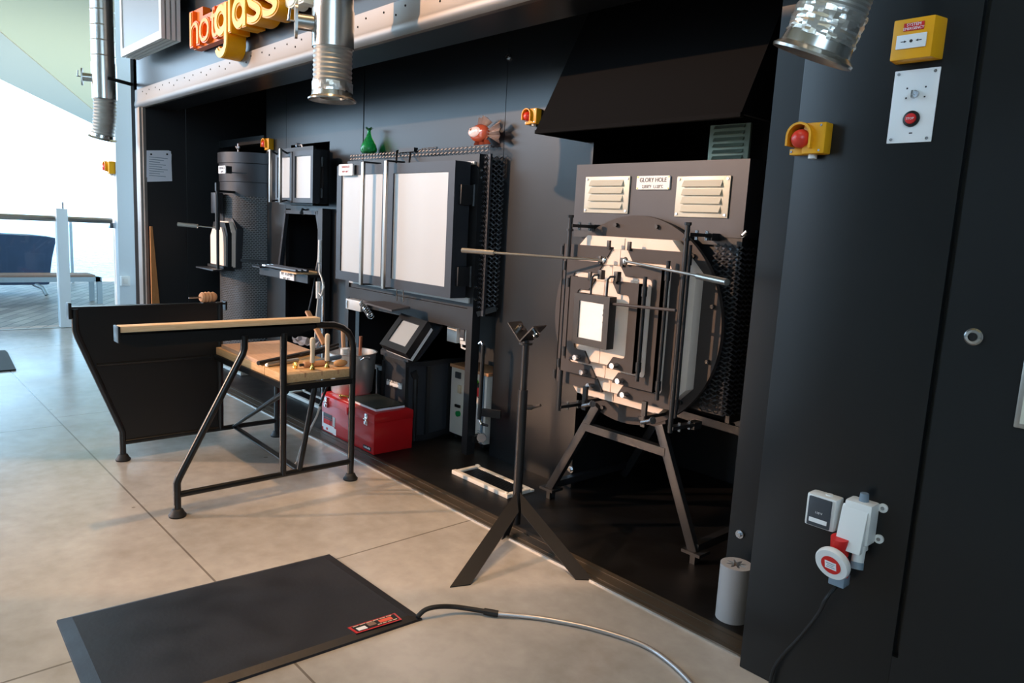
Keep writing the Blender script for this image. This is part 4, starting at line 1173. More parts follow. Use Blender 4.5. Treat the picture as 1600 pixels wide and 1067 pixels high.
# housing above
f = MB(); f.box(-2.492, -1.572, 2.65, 3.25, 1.357, 1.665); part('housing', f, M_GREYST, t)
f = MB(); f.box(-2.46, -1.60, 2.68, 3.25, 0.62, 1.357); f.box(-2.49, -1.575, 2.655, 2.68, 1.325, 1.357); part('inner_casing', f, M_STEEL, t)
for x0, x1, z0, z1 in ((-2.424, -2.156, 1.44, 1.607), (-1.902, -1.645, 1.433, 1.601)):
    f = MB(); f.box(x0, x1, 2.642, 2.65, z0, z1, 0.003); pl = part('louvre_plate', f, M_VENT, t, 'cream louvred plate')
    n = 4; h = (z1 - z0 - 0.03) / n
    for k in range(n):
        zc = z0 + 0.015 + h * (k + 0.5)
        m = MB(); m.prism([(2.642, zc + 0.016), (2.629, zc - 0.010), (2.631, zc - 0.012), (2.642, zc - 0.006)], 'x', x0 + 0.035, x1 - 0.035); part('louvre', m, M_VENT, pl)
    for x in (x0 + 0.012, x1 - 0.012):
        for z in (z0 + 0.012, z1 - 0.012):
            m = MB(); m.cyl((x, 2.643, z), (x, 2.638, z), 0.0055, n=8); part('screw', m, M_ZINC, pl)
c0, c1 = Yp(995, 275, 2.64), Yp(1045, 296, 2.64)
f = MB(); f.prism(rrect(c0.x, c1.x, c1.z, c0.z, 0.006), 'y', 2.642, 2.65); pl = part('name_plate', f, M_SIGNW, t, 'white plate')
xc, zc = (c0.x + c1.x) / 2, (c0.z + c1.z) / 2
f = text_mb('GLORY HOLE', 0.026, 0.001, (xc, 2.642, zc + 0.003), (1, 0, 0), (0, 0, 1), 0.92, align='CENTER')
f = text_mb('2,050°F  1,120°C', 0.019, 0.001, (xc, 2.642, zc - 0.023), (1, 0, 0), (0, 0, 1), 0.86, align='CENTER', mb=f)
part('lettering', f, M_INK, pl)
for x in (c0.x + 0.006, c1.x - 0.006):
    for z in (c1.z + 0.005, c0.z - 0.005):
        m = MB(); m.cyl((x, 2.643, z), (x, 2.64, z), 0.0035, n=8); part('screw', m, M_BRASS, pl)
f = MB(); f.lattice((-1.566, 2.66, 0.63), (0, 0.56, 0), (0, 0, 0.70), 16, 34, 0.0034, 0.004); f.lattice((-1.70, 2.655, 0.63), (0.13, 0.0, 0), (0, 0, 0.70), 4, 34, 0.0034, 0.003); part('side_mesh', f, M_GREYST, t)
f = MB(); f.bar((-1.578, 2.68, 0.612), (-1.578, 3.25, 0.612), 0.02, 0.03); part('mesh_frame', f, M_STEEL, t)
f = MB(); f.cyl((-1.57, 2.645, 1.36), (-1.55, 2.64, 1.375), 0.006, n=8); f.tube([(-1.57, 2.64, 1.365), (-1.56, 2.63, 1.37), (-1.545, 2.63, 1.385)], 0.006, 8); part('wing_nut', f, M_ZINC, t)


# refractory block on the disc
def octblock(hw, hh, ch):
    return [(CX - hw + ch, CZ - hh), (CX + hw - ch, CZ - hh), (CX + hw, CZ - hh + ch * 1.0), (CX + hw, CZ + hh - ch * 1.0), (CX + hw - ch, CZ + hh), (CX - hw + ch, CZ + hh), (CX - hw, CZ + hh - ch), (CX - hw, CZ - hh + ch)]


f = MB(); f.prism(octblock(0.365, 0.37, 0.13), 'y', 2.545, 2.602, 0.004); part('refractory_block', f, M_BRICK, t, 'pink refractory block')
f = MB()
for dx in (-0.012,):
    f.box(CX + dx - 0.0012, CX + dx + 0.0012, 2.5440, 2.5455, CZ - 0.365, CZ + 0.365)
part('block_joint', f, M_BROWNST, t)


def door_pair(hw, hh, y0, y1, arm, post, gap, nm):
    # left and right leaves: refractory half and a chamfered steel C frame in front
    for s in (-1, 1):
        d = MB()
        yb = y1 - 0.018
        def X(v): return CX + s * v
        # refractory half
        d.prism([(X(0.002), CZ - hh + 0.01), (X(hw - 0.008), CZ - hh + 0.01), (X(hw - 0.008), CZ + hh - 0.01), (X(0.002), CZ + hh - 0.01)], 'y', yb - 0.022, yb + 0.018)
        if nm == 'front': pass
        fr = MB()
        ch = 0.03
        C = [(X(gap), CZ + hh - ch * 0.3), (X(gap), CZ + hh), (X(hw), CZ + hh), (X(hw), CZ - hh), (X(gap), CZ - hh), (X(gap), CZ - hh + ch * 0.3),
             (X(gap + ch), CZ - hh + arm)]
        r = 0.018
        ix = hw - post
        C += [(X(ix - r), CZ - hh + arm), (X(ix - r * 0.3), CZ - hh + arm + r * 0.3), (X(ix), CZ - hh + arm + r), (X(ix), CZ + hh - arm - r), (X(ix - r * 0.3), CZ + hh - arm - r * 0.3), (X(ix - r), CZ + hh - arm), (X(gap + ch), CZ + hh - arm)]
        fr.prism(C, 'y', y0, y0 + 0.014)
        # folded outer edge
        fr.box(min(X(hw), X(hw - 0.006)), max(X(hw), X(hw - 0.006)), y0, y1 - 0.004, CZ - hh, CZ + hh)
        leaf = part('door_frame', fr, M_BROWNST, t)
        part('door_refractory', d, M_BRICK, leaf, 'pink refractory')
        # hinge rod and barrels (rods only on the right leaves)
        h = MB(); xr = X(hw + 0.014); yr = y0 + 0.012
        if s > 0: h.cyl((xr, yr, CZ - hh - 0.03 * s), (xr, yr, CZ + hh + 0.03 * s), 0.0085, n=12)
        h.cyl((xr, yr, CZ + hh - 0.05), (xr, yr, CZ + hh - 0.01), 0.012, n=12); h.cyl((xr, yr, CZ - hh + 0.01), (xr, yr, CZ - hh + 0.05), 0.012, n=12)
        h.box(min(X(hw - 0.005), xr), max(X(hw - 0.005), xr), yr - 0.004, yr + 0.004, CZ + hh - 0.05, CZ + hh - 0.015); h.box(min(X(hw - 0.005), xr), max(X(hw - 0.005), xr), yr - 0.004, yr + 0.004, CZ - hh + 0.015, CZ - hh + 0.05)
        part('hinge_rod', h, M_STEEL, leaf)
        # lugs at top and bottom near the meeting edge
        l = MB(); xl = X(gap + 0.012 if nm != 'front' else gap + 0.02)
        l.box(xl - 0.008, xl + 0.008, y0 - 0.012, y0, CZ + hh - 0.01, CZ + hh + 0.028, 0.002); part('lug', l, M_STEEL, leaf)
        xb2 = X(gap + 0.055)
        l = MB(); l.cyl((xb2, y0 + 0.005, CZ - hh + arm * 0.4), (xb2, y0 - 0.035, CZ - hh + arm * 0.4), 0.012, n=14); part('roller', l, M_ZINC, leaf, 'bright roller')


door_pair(0.335, 0.325, 2.497, 2.545, 0.055, 0.055, 0.045, 'large')
door_pair(0.270, 0.257, 2.452, 2.500, 0.050, 0.050, 0.05, 'middle')
door_pair(0.197, 0.187, 2.405, 2.455, 0.052, 0.05, 0.052, 'front')
# small hanging door in the middle
dx = -0.0
x0, x1, z0, z1 = -2.166, -1.968, 0.868, 1.088
f = MB(); w = 0.03
yd0, yd1 = 2.340, 2.385
f.prism([(x0, z0), (x1, z0), (x1 - w, z0 + w), (x0 + w, z0 + w)], 'y', yd0, yd1); f.prism([(x0, z1), (x1, z1), (x1 - w, z1 - w), (x0 + w, z1 - w)], 'y', yd0, yd1)
f.prism([(x0, z0), (x0 + w, z0 + w), (x0 + w, z1 - w), (x0, z1)], 'y', yd0, yd1); f.prism([(x1, z0), (x1 - w, z0 + w), (x1 - w, z1 - w), (x1, z1)], 'y', yd0, yd1)
dd = part('peep_door', f, M_STEEL, t)
random.seed(3)
rag = [(x0 + w, z0 + w), (x1 - w - 0.004, z0 + w)] + [(x1 - w - random.uniform(0, 0.010), z0 + w + (z1 - z0 - 2 * w) * k / 16) for k in range(1, 16)] + [(x1 - w, z1 - w - 0.004), (x0 + w, z1 - w)]
f = MB(); f.prism(rag, 'y', yd0 + 0.006, yd1 - 0.006); part('fibre_panel', f, M_FIBRE, dd, 'white fibre panel with a ragged edge')
for xx in (x0 + 0.075, x1 - 0.035):
    f = MB(); f.tube([(xx, 2.36, z1), (xx, 2.36, z1 + 0.07), (xx + 0.008, 2.365, z1 + 0.082), (xx + 0.022, 2.385, z1 + 0.084)], 0.0045, 8); f.box(xx + 0.012, xx + 0.034, 2.38, 2.405, z1 + 0.065, z1 + 0.105, 0.003); part('hanger', f, M_STEEL, dd)
f = MB(); f.tube([(x1, 2.36, 1.06), Yp(1056, 485, 2.27)], 0.006, 10); part('pull_rod', f, M_BROWNST, dd)
# long door handles
f = MB(); p0 = Yp(945, 407, 2.435); p1 = Yp(772, 395, 2.20); p2 = Yp(722, 391, 2.13)
f.tube([p0, p1], 0.0055, 10); hb = part('left_handle', f, M_ALU, t, 'pale steel rod')
f = MB(); f.tube([p1, p2], 0.0115, 12); part('grip', f, M_ALU, hb); f = MB(); f.sphere(p0, 0.015, 14, 8, (0.8, 0.8, 1.2)); part('pivot_nut', f, M_ZINC, hb)
f = MB(); p0 = Yp(977, 408, 2.435); p1 = Yp(1090, 431, 2.24); p2 = Yp(1136, 441, 2.17)
f.tube([p0, p1], 0.0055, 10); hb = part('right_handle', f, M_ALU, t, 'pale steel rod')
d = (p2 - p1).normalized()
f = MB(); f.tube([p1, p2], 0.0115, 14); f.tube([p2 - d * 0.001, p2 + d * 0.0008], 0.007, 12); part('grip', f, M_ALU, hb); f = MB(); f.sphere(p0, 0.015, 14, 8, (0.8, 0.8, 1.2)); part('pivot_nut', f, M_ZINC, hb)
# side rails with brackets
for s, px in ((-1, 892), (1, 1075)):
    yr = 2.47
    top = Yp(px, 340 if s < 0 else 352, yr); bot = Yp(px - 2 if s < 0 else 1052, 640 if s < 0 else 670, yr)
    f = MB(); f.cyl((top.x, yr, bot.z - 0.02), (top.x, yr, top.z), 0.010, n=12); f.cyl((top.x, yr, top.z), (top.x, yr, top.z + 0.012), 0.014, n=6); f.cyl((top.x, yr, top.z - 0.06), (top.x, yr, top.z - 0.05), 0.016, n=12)
    r_ = part('rail_rod', f, M_STEEL, t)
    for z in (top.z - 0.035, bot.z):
        f = MB(); f.bar((top.x, yr, z), (top.x + 0.015, 2.62, z), 0.03, 0.014); f.bar((top.x + 0.012, 2.60, z - 0.005), (top.x + 0.015, 2.65, z - 0.005), 0.036, 0.03); part('bracket', f, M_STEEL, r_)
        for dy in (0.05, 0.12):
            f = MB(); f.cyl((top.x + 0.01, yr + dy, z - 0.02), (top.x + 0.01, yr + dy, z + 0.018), 0.007, n=6); part('bolt', f, M_ZINC, r_)
# lower rail clamps with white rollers
for a, b_ in (((925, 631), (911, 634)), ((1019, 657), (1003, 660))):
    p0, p1 = Yp(a[0], a[1], 2.42), Yp(b_[0], b_[1], 2.45)
    f = MB(); f.cyl(p1, p0, 0.009, n=12); f.cyl(p0, p0 + (p0 - p1).normalized() * 0.006, 0.015, n=14); part('roller', f, M_ZINC, t, 'bright roller')
    f = MB(); f.bar(p1 + Vector((0, 0.01, 0.09)), p1 + Vector((0, 0.01, -0.02)), 0.022, 0.014, up=(0, 1, 0)); f.bar(p1 + Vector((0, 0.0, 0.02)), p1 + Vector((0, 0.16, 0.02)), 0.016); part('roller_arm', f, M_STEEL, t)
# stand
feet = [Zp(858, 778), Zp(1083, 880)]
tops = [Yp(934, 634, 2.59), Yp(1032, 664, 2.59)]
for ft, tp in zip(feet, tops):
    b0 = Vector((ft.x, ft.y, 0.05))
    f = MB(); f.bar(b0, tp, 0.042, 0.03, up=(0, 1, 0), bev=0.002); lg = part('leg', f, M_STEEL, t)
    f = MB(); f.box(ft.x - 0.045, ft.x + 0.045, ft.y - 0.03, ft.y + 0.05, 0.045, 0.058); f.box(ft.x - 0.012, ft.x + 0.012, ft.y - 0.01, ft.y + 0.03, 0, 0.046); part('foot', f, M_STEEL, lg)
    f = MB(); f.bar((ft.x, 3.2, 0.0), (tp.x, 3.2, tp.z), 0.042, 0.03, up=(0, 1, 0)); part('leg', f, M_STEEL, t)
    f = MB(); f.bar((ft.x, ft.y, 0.07), (ft.x, 3.2, 0.07), 0.035, 0.035); part('base_rail', f, M_STEEL, t)
k = 0.32
pa, pb = tops[0].lerp(Vector((feet[0].x, feet[0].y, 0.05)), 0.25), tops[1].lerp(Vector((feet[1].x, feet[1].y, 0.05)), 0.2)
zz = (pa.z + pb.z) / 2
f = MB(); f.bar(Vector((pa.x, pa.y, zz)), Vector((pb.x, pb.y, zz)), 0.036, 0.036); part('cross_bar', f, M_STEEL, t)
f = MB(); f.prism([(tops[0].x - 0.02, tops[0].z - 0.02), (tops[1].x + 0.02, tops[1].z - 0.02), (tops[1].x, tops[1].z + 0.07), (tops[0].x, tops[0].z + 0.07)], 'y', 2.606, 2.622); part('saddle_plate', f, M_BROWNST, t)
f = MB(); f.bar((-2.5, 3.2, 0.45), (-1.4, 3.2, 0.42), 0.04); part('rear_bar', f, M_STEEL, t)

# louvred grille on the housing
a, b_ = Yp(1110, 196, 2.80), Yp(1168, 250, 2.80)
t = thing('recess_vent', 'grey green louvred grille in shade under the hood on the reheating furnace housing', 'vent', ((a.x + b_.x) / 2, 2.82, 1.6655))
f = MB(); f.box(a.x, b_.x, 2.80, 2.815, 1.6655, a.z, 0.003); part('plate', f, M_VENTD, t)
for k in range(6):
    z = b_.z + (a.z - b_.z) * (k + 0.5) / 6; f = MB(); f.prism([(2.80, z + 0.009), (2.788, z - 0.006), (2.791, z - 0.008), (2.80, z - 0.003)], 'x', a.x + 0.025, b_.x - 0.025); part('louvre', f, M_VENTD, t)
# hood
t = thing('extraction_hood', 'big black sloping extraction hood above the round reheating furnace', 'extraction hood', (-1.95, 2.6, 1.77))
hx0 = -2.575; yf = 2.44
zl = Yp(835, 205, yf).z; p1 = Yp(1157, 186, yf); tl = Yp(897, 68, 2.60)
f = MB()
zb = zl
hx1 = p1.x
top = 2.94
# the front slopes back as it rises
yt = yf + 0.527 * (top - zb)
A = [Vector((hx0, yf, zb)), Vector((hx1, yf, zb)), Vector((hx1, yt, top)), Vector((hx0, yt, top))]
f.slab(A, (0, 0.02, 0.0))
f.prism([(yf + 0.02, zb), (yt + 0.02, top), (yt + 0.04, top), (yt + 0.04, zb)], 'x', hx0, hx0 + 0.018)
f.prism([(yf + 0.02, zb), (yt + 0.02, top), (3.61, top), (3.61, zb)], 'x', hx1 - 0.018, hx1)
part('shell', f, M_DARK, t)
f = MB(); f.box(hx0, hx1, yf - 0.004, yf + 0.02, zb - 0.012, zb + 0.004); f.box(hx0, hx0 + 0.02, yf, 2.795, zb - 0.012, zb + 0.002); part('lower_lip', f, M_DARK, t)
# bolts on the wall
for px, py, Y in ((796, 90, YW), (893, 733, YW)):
    c = Yp(px, py, Y - 0.0)
    f = MB(); f.cyl((c.x, Y, c.z), (c.x, Y - 0.008, c.z), 0.018, n=16); f.cyl((c.x, Y - 0.008, c.z), (c.x, Y - 0.02, c.z), 0.011, n=6)
    solo('wall_bolt', f, M_ZINC, 'bright bolt high on the back wall left of the hood' if py < 200 else 'bright bolt low on the back wall behind the furnace stand leg', 'bolt')
c = Yp(1157, 834, 2.40)
f = MB(); f.cyl((c.x, 2.40, c.z), (c.x, 2.392, c.z), 0.016, n=16); f.cyl((c.x, 2.392, c.z), (c.x, 2.382, c.z), 0.010, n=6); solo('wall_bolt', f, M_ZINC, 'bright bolt low on the return panel beside the right front wall', 'bolt')
# ================================================================ gaffer bench
BN, BF = -3.28, -4.21          # near and far end frames
t = thing('gaffer_bench', 'black tube glassblowing bench with timber seat, arm rail and dark side shield', 'bench', (-3.74, 1.5, 0))
R = 0.0165


def P(y, z, x=BN): return (x, y, z)


# near end frame
f = MB(); f.tube([P(1.04, 0.03), P(1.04, 0.155), P(1.05, 0.18), P(1.338, 0.715), P(1.345, 0.74), P(1.345, 0.80)], R, 12); part('leg', f, M_TUBE, t)
f = MB(); f.tube([P(1.91, 0.03), P(1.91, 0.70), P(1.903, 0.745), P(1.88, 0.785), P(1.845, 0.81), P(1.80, 0.825), P(1.70, 0.83)], R, 12); part('leg', f, M_TUBE, t)
f = MB(); f.tube([P(1.535, 0.095), P(1.535, 0.80)], R, 12); part('post', f, M_TUBE, t)
f = MB(); f.tube([P(1.04, 0.10), P(1.91, 0.10)], 0.0145, 12); part('bottom_rail', f, M_TUBE, t)
f = MB(); f.tube([P(1.62, 0.10), P(1.70, 0.52)], 0.014, 12); part('brace', f, M_TUBE, t)
# angle iron arm with the timber strip
f = MB(); f.prism([(0.825, 0.835), (0.825, 0.80), (0.89, 0.775), (1.60, 0.785), (1.735, 0.825), (1.735, 0.845)], 'x', BN - 0.006, BN + 0.006); f.box(BN - 0.05, BN + 0.006, 0.825, 1.735, 0.832, 0.842); f.box(BN - 0.05, BN + 0.02, 0.815, 0.825, 0.80, 0.868, 0.003)
part('arm_iron', f, M_TUBE, t)
f = MB(); f.box(BN - 0.045, BN + 0.012, 0.826, 1.72, 0.842, 0.868, 0.003); part('arm_strip', f, M_STRIP, t, 'pale timber arm strip')
# far end frame with the heat shield
Q = lambda y, z: (BF, y, z)
f = MB(); f.tube([Q(1.06, 0.03), Q(1.06, 0.16), Q(1.05, 0.19), Q(0.865, 0.69), Q(0.857, 0.72), Q(0.857, 0.83)], R, 12); part('leg', f, M_TUBE, t)
f = MB(); f.tube([Q(1.93, 0.03), Q(1.93, 0.53)], R, 12); part('leg', f, M_TUBE, t)
f = MB(); f.tube([Q(1.585, 0.095), Q(1.585, 0.845)], R, 12); part('post', f, M_TUBE, t)
f = MB(); f.tube([Q(1.06, 0.10), Q(1.93, 0.10)], 0.0145, 12); part('bottom_rail', f, M_TUBE, t)
f = MB(); f.box(BF - 0.03, BF + 0.018, 0.835, 1.62, 0.832, 0.842); f.box(BF - 0.03, BF + 0.022, 0.825, 0.84, 0.78, 0.862, 0.003); f.box(BF - 0.03, BF + 0.022, 1.61, 1.62, 0.80, 0.85); part('arm_iron', f, M_TUBE, t)
f = MB(); f.prism([(1.06, 0.115), (1.585, 0.115), (1.585, 0.832), (0.87, 0.832), (0.87, 0.70), (1.055, 0.20)], 'x', BF - 0.004, BF + 0.004); part('heat_shield', f, M_WALL, t, 'flat black shield sheet')
f = MB(); f.tube([(BF + 0.006, 0.945, 0.535), (BF + 0.006, 1.585, 0.535)], 0.008, 8); part('shield_rib', f, M_TUBE, t)
for y, x in ((1.04, BN), (1.91, BN), (1.06, BF), (1.93, BF)):
    f = MB(); f.lathe((x, y, 0), [(0.036, 0), (0.038, 0.008), (0.030, 0.018), (0.024, 0.032), (0.018, 0.036)], 24); part('rubber_foot', f, M_RUBBER, t)
# seat
SY0, SY1, SZ0, SZ1 = 1.552, 1.925, 0.548, 0.590
f = MB()
f.bar((BN, 1.53, 0.532), (BN, 1.92, 0.532), 0.03, 0.03); f.bar((BF, 1.53, 0.532), (BF, 1.93, 0.532), 0.03, 0.03); f.bar((BN, 1.56, 0.532), (BF, 1.56, 0.532), 0.03, 0.03); f.bar((BN, 1.905, 0.532), (BF, 1.905, 0.532), 0.03, 0.03)
part('seat_frame', f, M_TUBE, t)
f = MB(); f.box(-3.530, -3.302, SY0, SY1, SZ0, SZ1, 0.004); part('seat_board', f, M_OAK, t)
f = MB(); f.box(-4.185, -3.534, SY0, SY1, SZ0, SZ1, 0.004); sb = part('seat_board', f, M_OAK, t)
f = MB()
for y in (1.66, 1.75, 1.84): f.box(-3.303, -3.3015, y - 0.004, y + 0.004, SZ1 - 0.022, SZ1 + 0.001); f.box(-3.36, -3.302, y - 0.004, y + 0.004, SZ1, SZ1 + 0.001)
part('slot', f, M_TANW, t, 'sawn slots')
# V brace between the frames
f = MB(); f.tube([(BN, 1.55, 0.515), (BF + 0.01, 1.66, 0.105), (BN, 1.62, 0.105)], 0.0145, 12); part('brace', f, M_TUBE, t)

# things on the seat
ZS = SZ1
q = [Zp(346, 538, ZS + 0.022), Zp(407, 564, ZS + 0.022), Zp(486, 547, ZS + 0.022), Zp(442, 531, ZS + 0.022)]
t = thing('wooden_paddle', 'pinkish plywood board with a dark handle edge lying on the bench seat', 'board', (q[1].x, q[1].y, ZS))
f = MB(); f.slab(q, (0, 0, -0.0215)); part('board', f, M_PLY, t)
d = (q[2] - q[1]).normalized(); f = MB(); f.tube([q[1] + Vector((0.006, -0.006, -0.008)) - d * 0.012, q[2] + Vector((0.006, -0.004, -0.008)) + d * 0.10], 0.011, 10); part('dark_handle', f, M_BLACKP, t, 'black handle rod')


def lying(name, label, cat, a, b_, r, m, tip=None, tm=None, group=None):
    A, B = Zp(a[0], a[1], ZS + r), Zp(b_[0], b_[1], ZS + r)
    t = thing(name, label, cat, (A.x, A.y, ZS), group)
    f = MB(); f.tube([A, A.lerp(B, 0.04), A.lerp(B, 0.5), A.lerp(B, 0.96), B], r, 14, radii=[r * 0.75, r, r * 0.95, r, r * 0.75]); part('body', f, m, t)
    if tip:
        d = (A - B).normalized(); f = MB(); f.tube([A, A + d * tip], r * 0.5, 10); part('tip', f, tm, t)
    return t


lying('steel_tube_tool', 'bright steel tube tool lying in front of the plywood board on the bench seat', 'tool', (417, 570), (466, 562), 0.012, M_ALU, 0.006, M_CHROME)
lying('grey_rod', 'blue grey rounded rod lying behind the upright handles on the bench seat', 'rod', (486, 567), (532, 557), 0.013, M_BLUEGR)
lying('turned_tool', 'tan turned handle lying across the seat behind the two upright handles', 'tool', (474, 570), (507, 567), 0.0155, M_TANW, 0.02, M_STEEL)
A = Zp(532, 567, ZS + 0.018)
f = MB(); f.sphere(A, 0.02, 18, 10, (1.3, 1.9, 0.9)); solo('cork_block', f, M_CORK, 'rounded cork coloured block at the back corner of the bench seat', 'block', loc=(A.x, A.y, ZS))
A = Zp(461, 571, ZS + 0.016)
f = MB()
f.tube([(A.x + 0.014 * math.cos(a), A.y + 0.006 * math.sin(a) * 0, A.z + 0.014 * math.sin(a)) for a in [2 * PI * k / 20 for k in range(20)]], 0.0065, 8, closed=True); f.sphere((A.x, A.y, A.z), 0.008, 10, 6)
solo('brass_knob', f, M_BRASS, 'small round brass knob beside the bench post on the seat', 'knob', loc=(A.x, A.y, A.z - 0.02))
for i, (px, py, ty) in enumerate(((488, 578, 527), (511, 575, 521))):
    b0 = Zp(px, py, ZS); b0.z = ZS + 0.0015
    # height from the top pixel
    dd = ray(px, ty); k = (b0.x * dd.x + b0.y * dd.y) / (dd.x ** 2 + dd.y ** 2); hz = H + dd.z * k - ZS
    t = thing('upright_handle', ('pale turned handle on a brass stem standing in the seat, nearer the bench post', 'pale turned handle on a brass stem standing in the seat, nearer the curved back leg')[i], 'tool', (b0.x, b0.y, ZS), 'brass stemmed handles in the seat')
    f = MB(); f.lathe((b0.x, b0.y, ZS + 0.0015), [(0.0, 0.0), (0.013, 0.0), (0.0145, 0.004), (0.009, 0.014), (0.006, 0.022), (0.005, 0.034), (0.0065, 0.040), (0.0, 0.041)], 20); part('brass_stem', f, M_BRASS, t, 'brass stem')
    f = MB(); f.lathe((b0.x, b0.y, ZS), [(0.0, 0.038), (0.011, 0.038), (0.0125, 0.045), (0.0120, 0.06), (0.0105, hz * 0.55), (0.0125, hz * 0.75), (0.0135, hz * 0.88), (0.011, hz * 0.97), (0.005, hz), (0, hz)], 24); part('grip', f, M_CREAM, t)
# shears, newspaper and leaning handle
t = thing('shears', 'black iron shears lying along the rear of the bench seat', 'shears', tuple(Zp(500, 555, ZS)))
f = MB(); f.tube([Zp(470, 553, ZS + 0.034), Zp(496, 547, ZS + 0.030), Zp(528, 538, ZS + 0.012)], 0.009, 10); part('blade', f, M_BLACKP, t)
f = MB(); f.tube([Zp(488, 553, ZS + 0.01), Zp(508, 549, ZS + 0.01), Zp(528, 543, ZS + 0.01)], 0.008, 10); part('blade', f, M_BLACKP, t)
A = Zp(505, 538, ZS + 0.02)
f = MB(); f.tube([(A.x + 0.03 * math.cos(a), A.y + 0.02 * math.sin(a), A.z + 0.012 * math.sin(a)) for a in [2 * PI * k / 18 for k in range(18)]], 0.004, 8, closed=True); part('ring_handle', f, M_ZINC, t, 'bright ring handle')
random.seed(5)
t = MB(); q = [Zp(458, 530, ZS + 0.03), Zp(494, 537, ZS + 0.03), Zp(505, 524, ZS + 0.05), Zp(456, 522, ZS + 0.05)]
nx, ny = 10, 6; vs = []
for i in range(nx + 1):
    for j in range(ny + 1):
        p = q[0].lerp(q[1], i / nx).lerp(q[3].lerp(q[2], i / nx), j / ny); vs.append((p.x, p.y, max(ZS + 0.001, p.z - 0.02 + random.uniform(-0.014, 0.014))))
bv = [t.bm.verts.new(v) for v in vs]
for i in range(nx):
    for j in range(ny): t.bm.faces.new((bv[i * (ny + 1) + j], bv[(i + 1) * (ny + 1) + j], bv[(i + 1) * (ny + 1) + j + 1], bv[i * (ny + 1) + j + 1]))
bmesh.ops.solidify(t.bm, geom=t.bm.faces[:], thickness=0.004)
solo('newspaper_pad', t, mat('damp_newsprint', (168, 172, 184), 0.8, 0, 0.35, 45), 'crumpled grey newsprint pad at the rear of the bench seat behind the plywood board', 'newspaper pad')
A = Zp(507, 538, ZS + 0.02); B = A + Vector((-0.26, 0.02, 0.165))
dd = ray(467, 489); 
f = MB(); f.bar(A, B, 0.03, 0.016, bev=0.003); solo('paddle_handle', f, M_TANW, 'reddish brown flat wooden handle leaning up behind the arm rail', 'tool', loc=tuple(A))
# cord hanging under the bench
f = MB(); pts = [Yp(515, 594, 1.965), Yp(508, 612, 1.965), Yp(500, 634, 1.965)]
pts2 = [pts[-1], Yp(495, 650, 1.97), Yp(484, 672, 1.97), Zp(470, 700, 0.012), Zp(464, 722, 0.008), Zp(458, 728, 0.006)]
t = thing('bench_cord', 'cord hanging under the bench seat, black above and white below', 'cord', tuple(pts2[-1]))
f.tube(pts, 0.007, 8); part('black_sleeve', f, M_BLACKP, t, 'black upper length')
f = MB(); f.tube(pts2, 0.006, 8); part('white_cord', f, M_WHCABLE, t, 'white lower length')
# wrapped spool resting on the far shield
A = Xp(325, 470, BF - 0.02)
t = thing('wood_spool', 'tan ringed wooden tool end resting on top of the bench shield', 'tool', (BF - 0.005, A.y, 0.8425))
f = MB(); c = Vector((BF - 0.005, A.y, 0.874)); ax = Vector((-0.2, 1, 0.0)).normalized()
f.lathe(c - ax * 0.05, [(0, 0), (0.022, 0), (0.03, 0.01), (0.024, 0.02), (0.031, 0.03), (0.025, 0.04), (0.031, 0.05), (0.025, 0.06), (0.029, 0.075), (0.02, 0.09), (0, 0.09)], 20, axis=ax); part('spool', f, M_TANW, t)
f = MB(); f.tube([c - ax * 0.05, c - ax * 0.12], 0.005, 8); part('spindle', f, M_ZINC, t)
f = MB(); f.box(c.x - 0.02, c.x + 0.02, c.y - 0.04, c.y + 0.03, 0.8425, c.z - 0.029); part('cradle', f, M_STEEL, t)

# ================================================================ pipe stand in front
sx, sy = -2.325, 2.217
t = thing('pipe_stand', 'tall black tripod pipe stand with a roller yoke on the concrete', 'stand', (sx, sy, 0))
f = MB(); f.cyl((sx, sy, 0.012), (sx, sy, 0.64), 0.021, n=20); part('lower_tube', f, M_STEEL, t)
f = MB(); f.cyl((sx, sy, 0.60), (sx, sy, 0.865), 0.0155, n=18); f.cyl((sx, sy, 0.845), (sx, sy, 0.852), 0.03, n=20); part('upper_tube', f, M_STEEL, t)
c = Vector((sx, sy, 0.56)); d = Vector((0.55, 0.8, 0)).normalized()
f = MB(); f.cyl(c + d * 0.02, c + d * 0.045, 0.012, n=12); f.tube([c + d * 0.045 + Vector((-0.02, 0.0, -0.01)), c + d * 0.05 + Vector((0.045, 0.0, 0.02))], 0.006, 8); part('clamp_screw', f, M_BROWNST, t, 'rusty clamp screw')
yk = Vector((sx, sy, 0.862))
u = Vector((1.0, 0.12, 0)).normalized(); n_ = Vector((-u.y, u.x, 0))
f = MB()
for s in (-1, 1):
    e = (u * s + Vector((0, 0, 1.0))).normalized()
    f.obox(yk + e * 0.052, e * 0.052, n_ * 0.045, e.cross(n_).normalized() * 0.003)
yoke = part('yoke', f, M_STEEL, t)
for s, oo in ((-1, -0.0), (1, 0.0)):
    e = (u * s + Vector((0, 0, 1.0))).normalized(); m_ = (Vector((0, 0, 1)) - e * e.z).normalized()
    c = yk + e * 0.062
    sg = 1 if s < 0 else -1
    f = MB(); f.cyl(c + m_ * sg * 0.004, c + m_ * sg * 0.022, 0.019, n=20); rl = part('roller', f, M_CHROME, yoke, 'bright roller')
    f = MB(); f.cyl(c + m_ * sg * 0.022, c + m_ * sg * 0.027, 0.008, n=10); part('axle_nut', f, M_STEEL, rl)
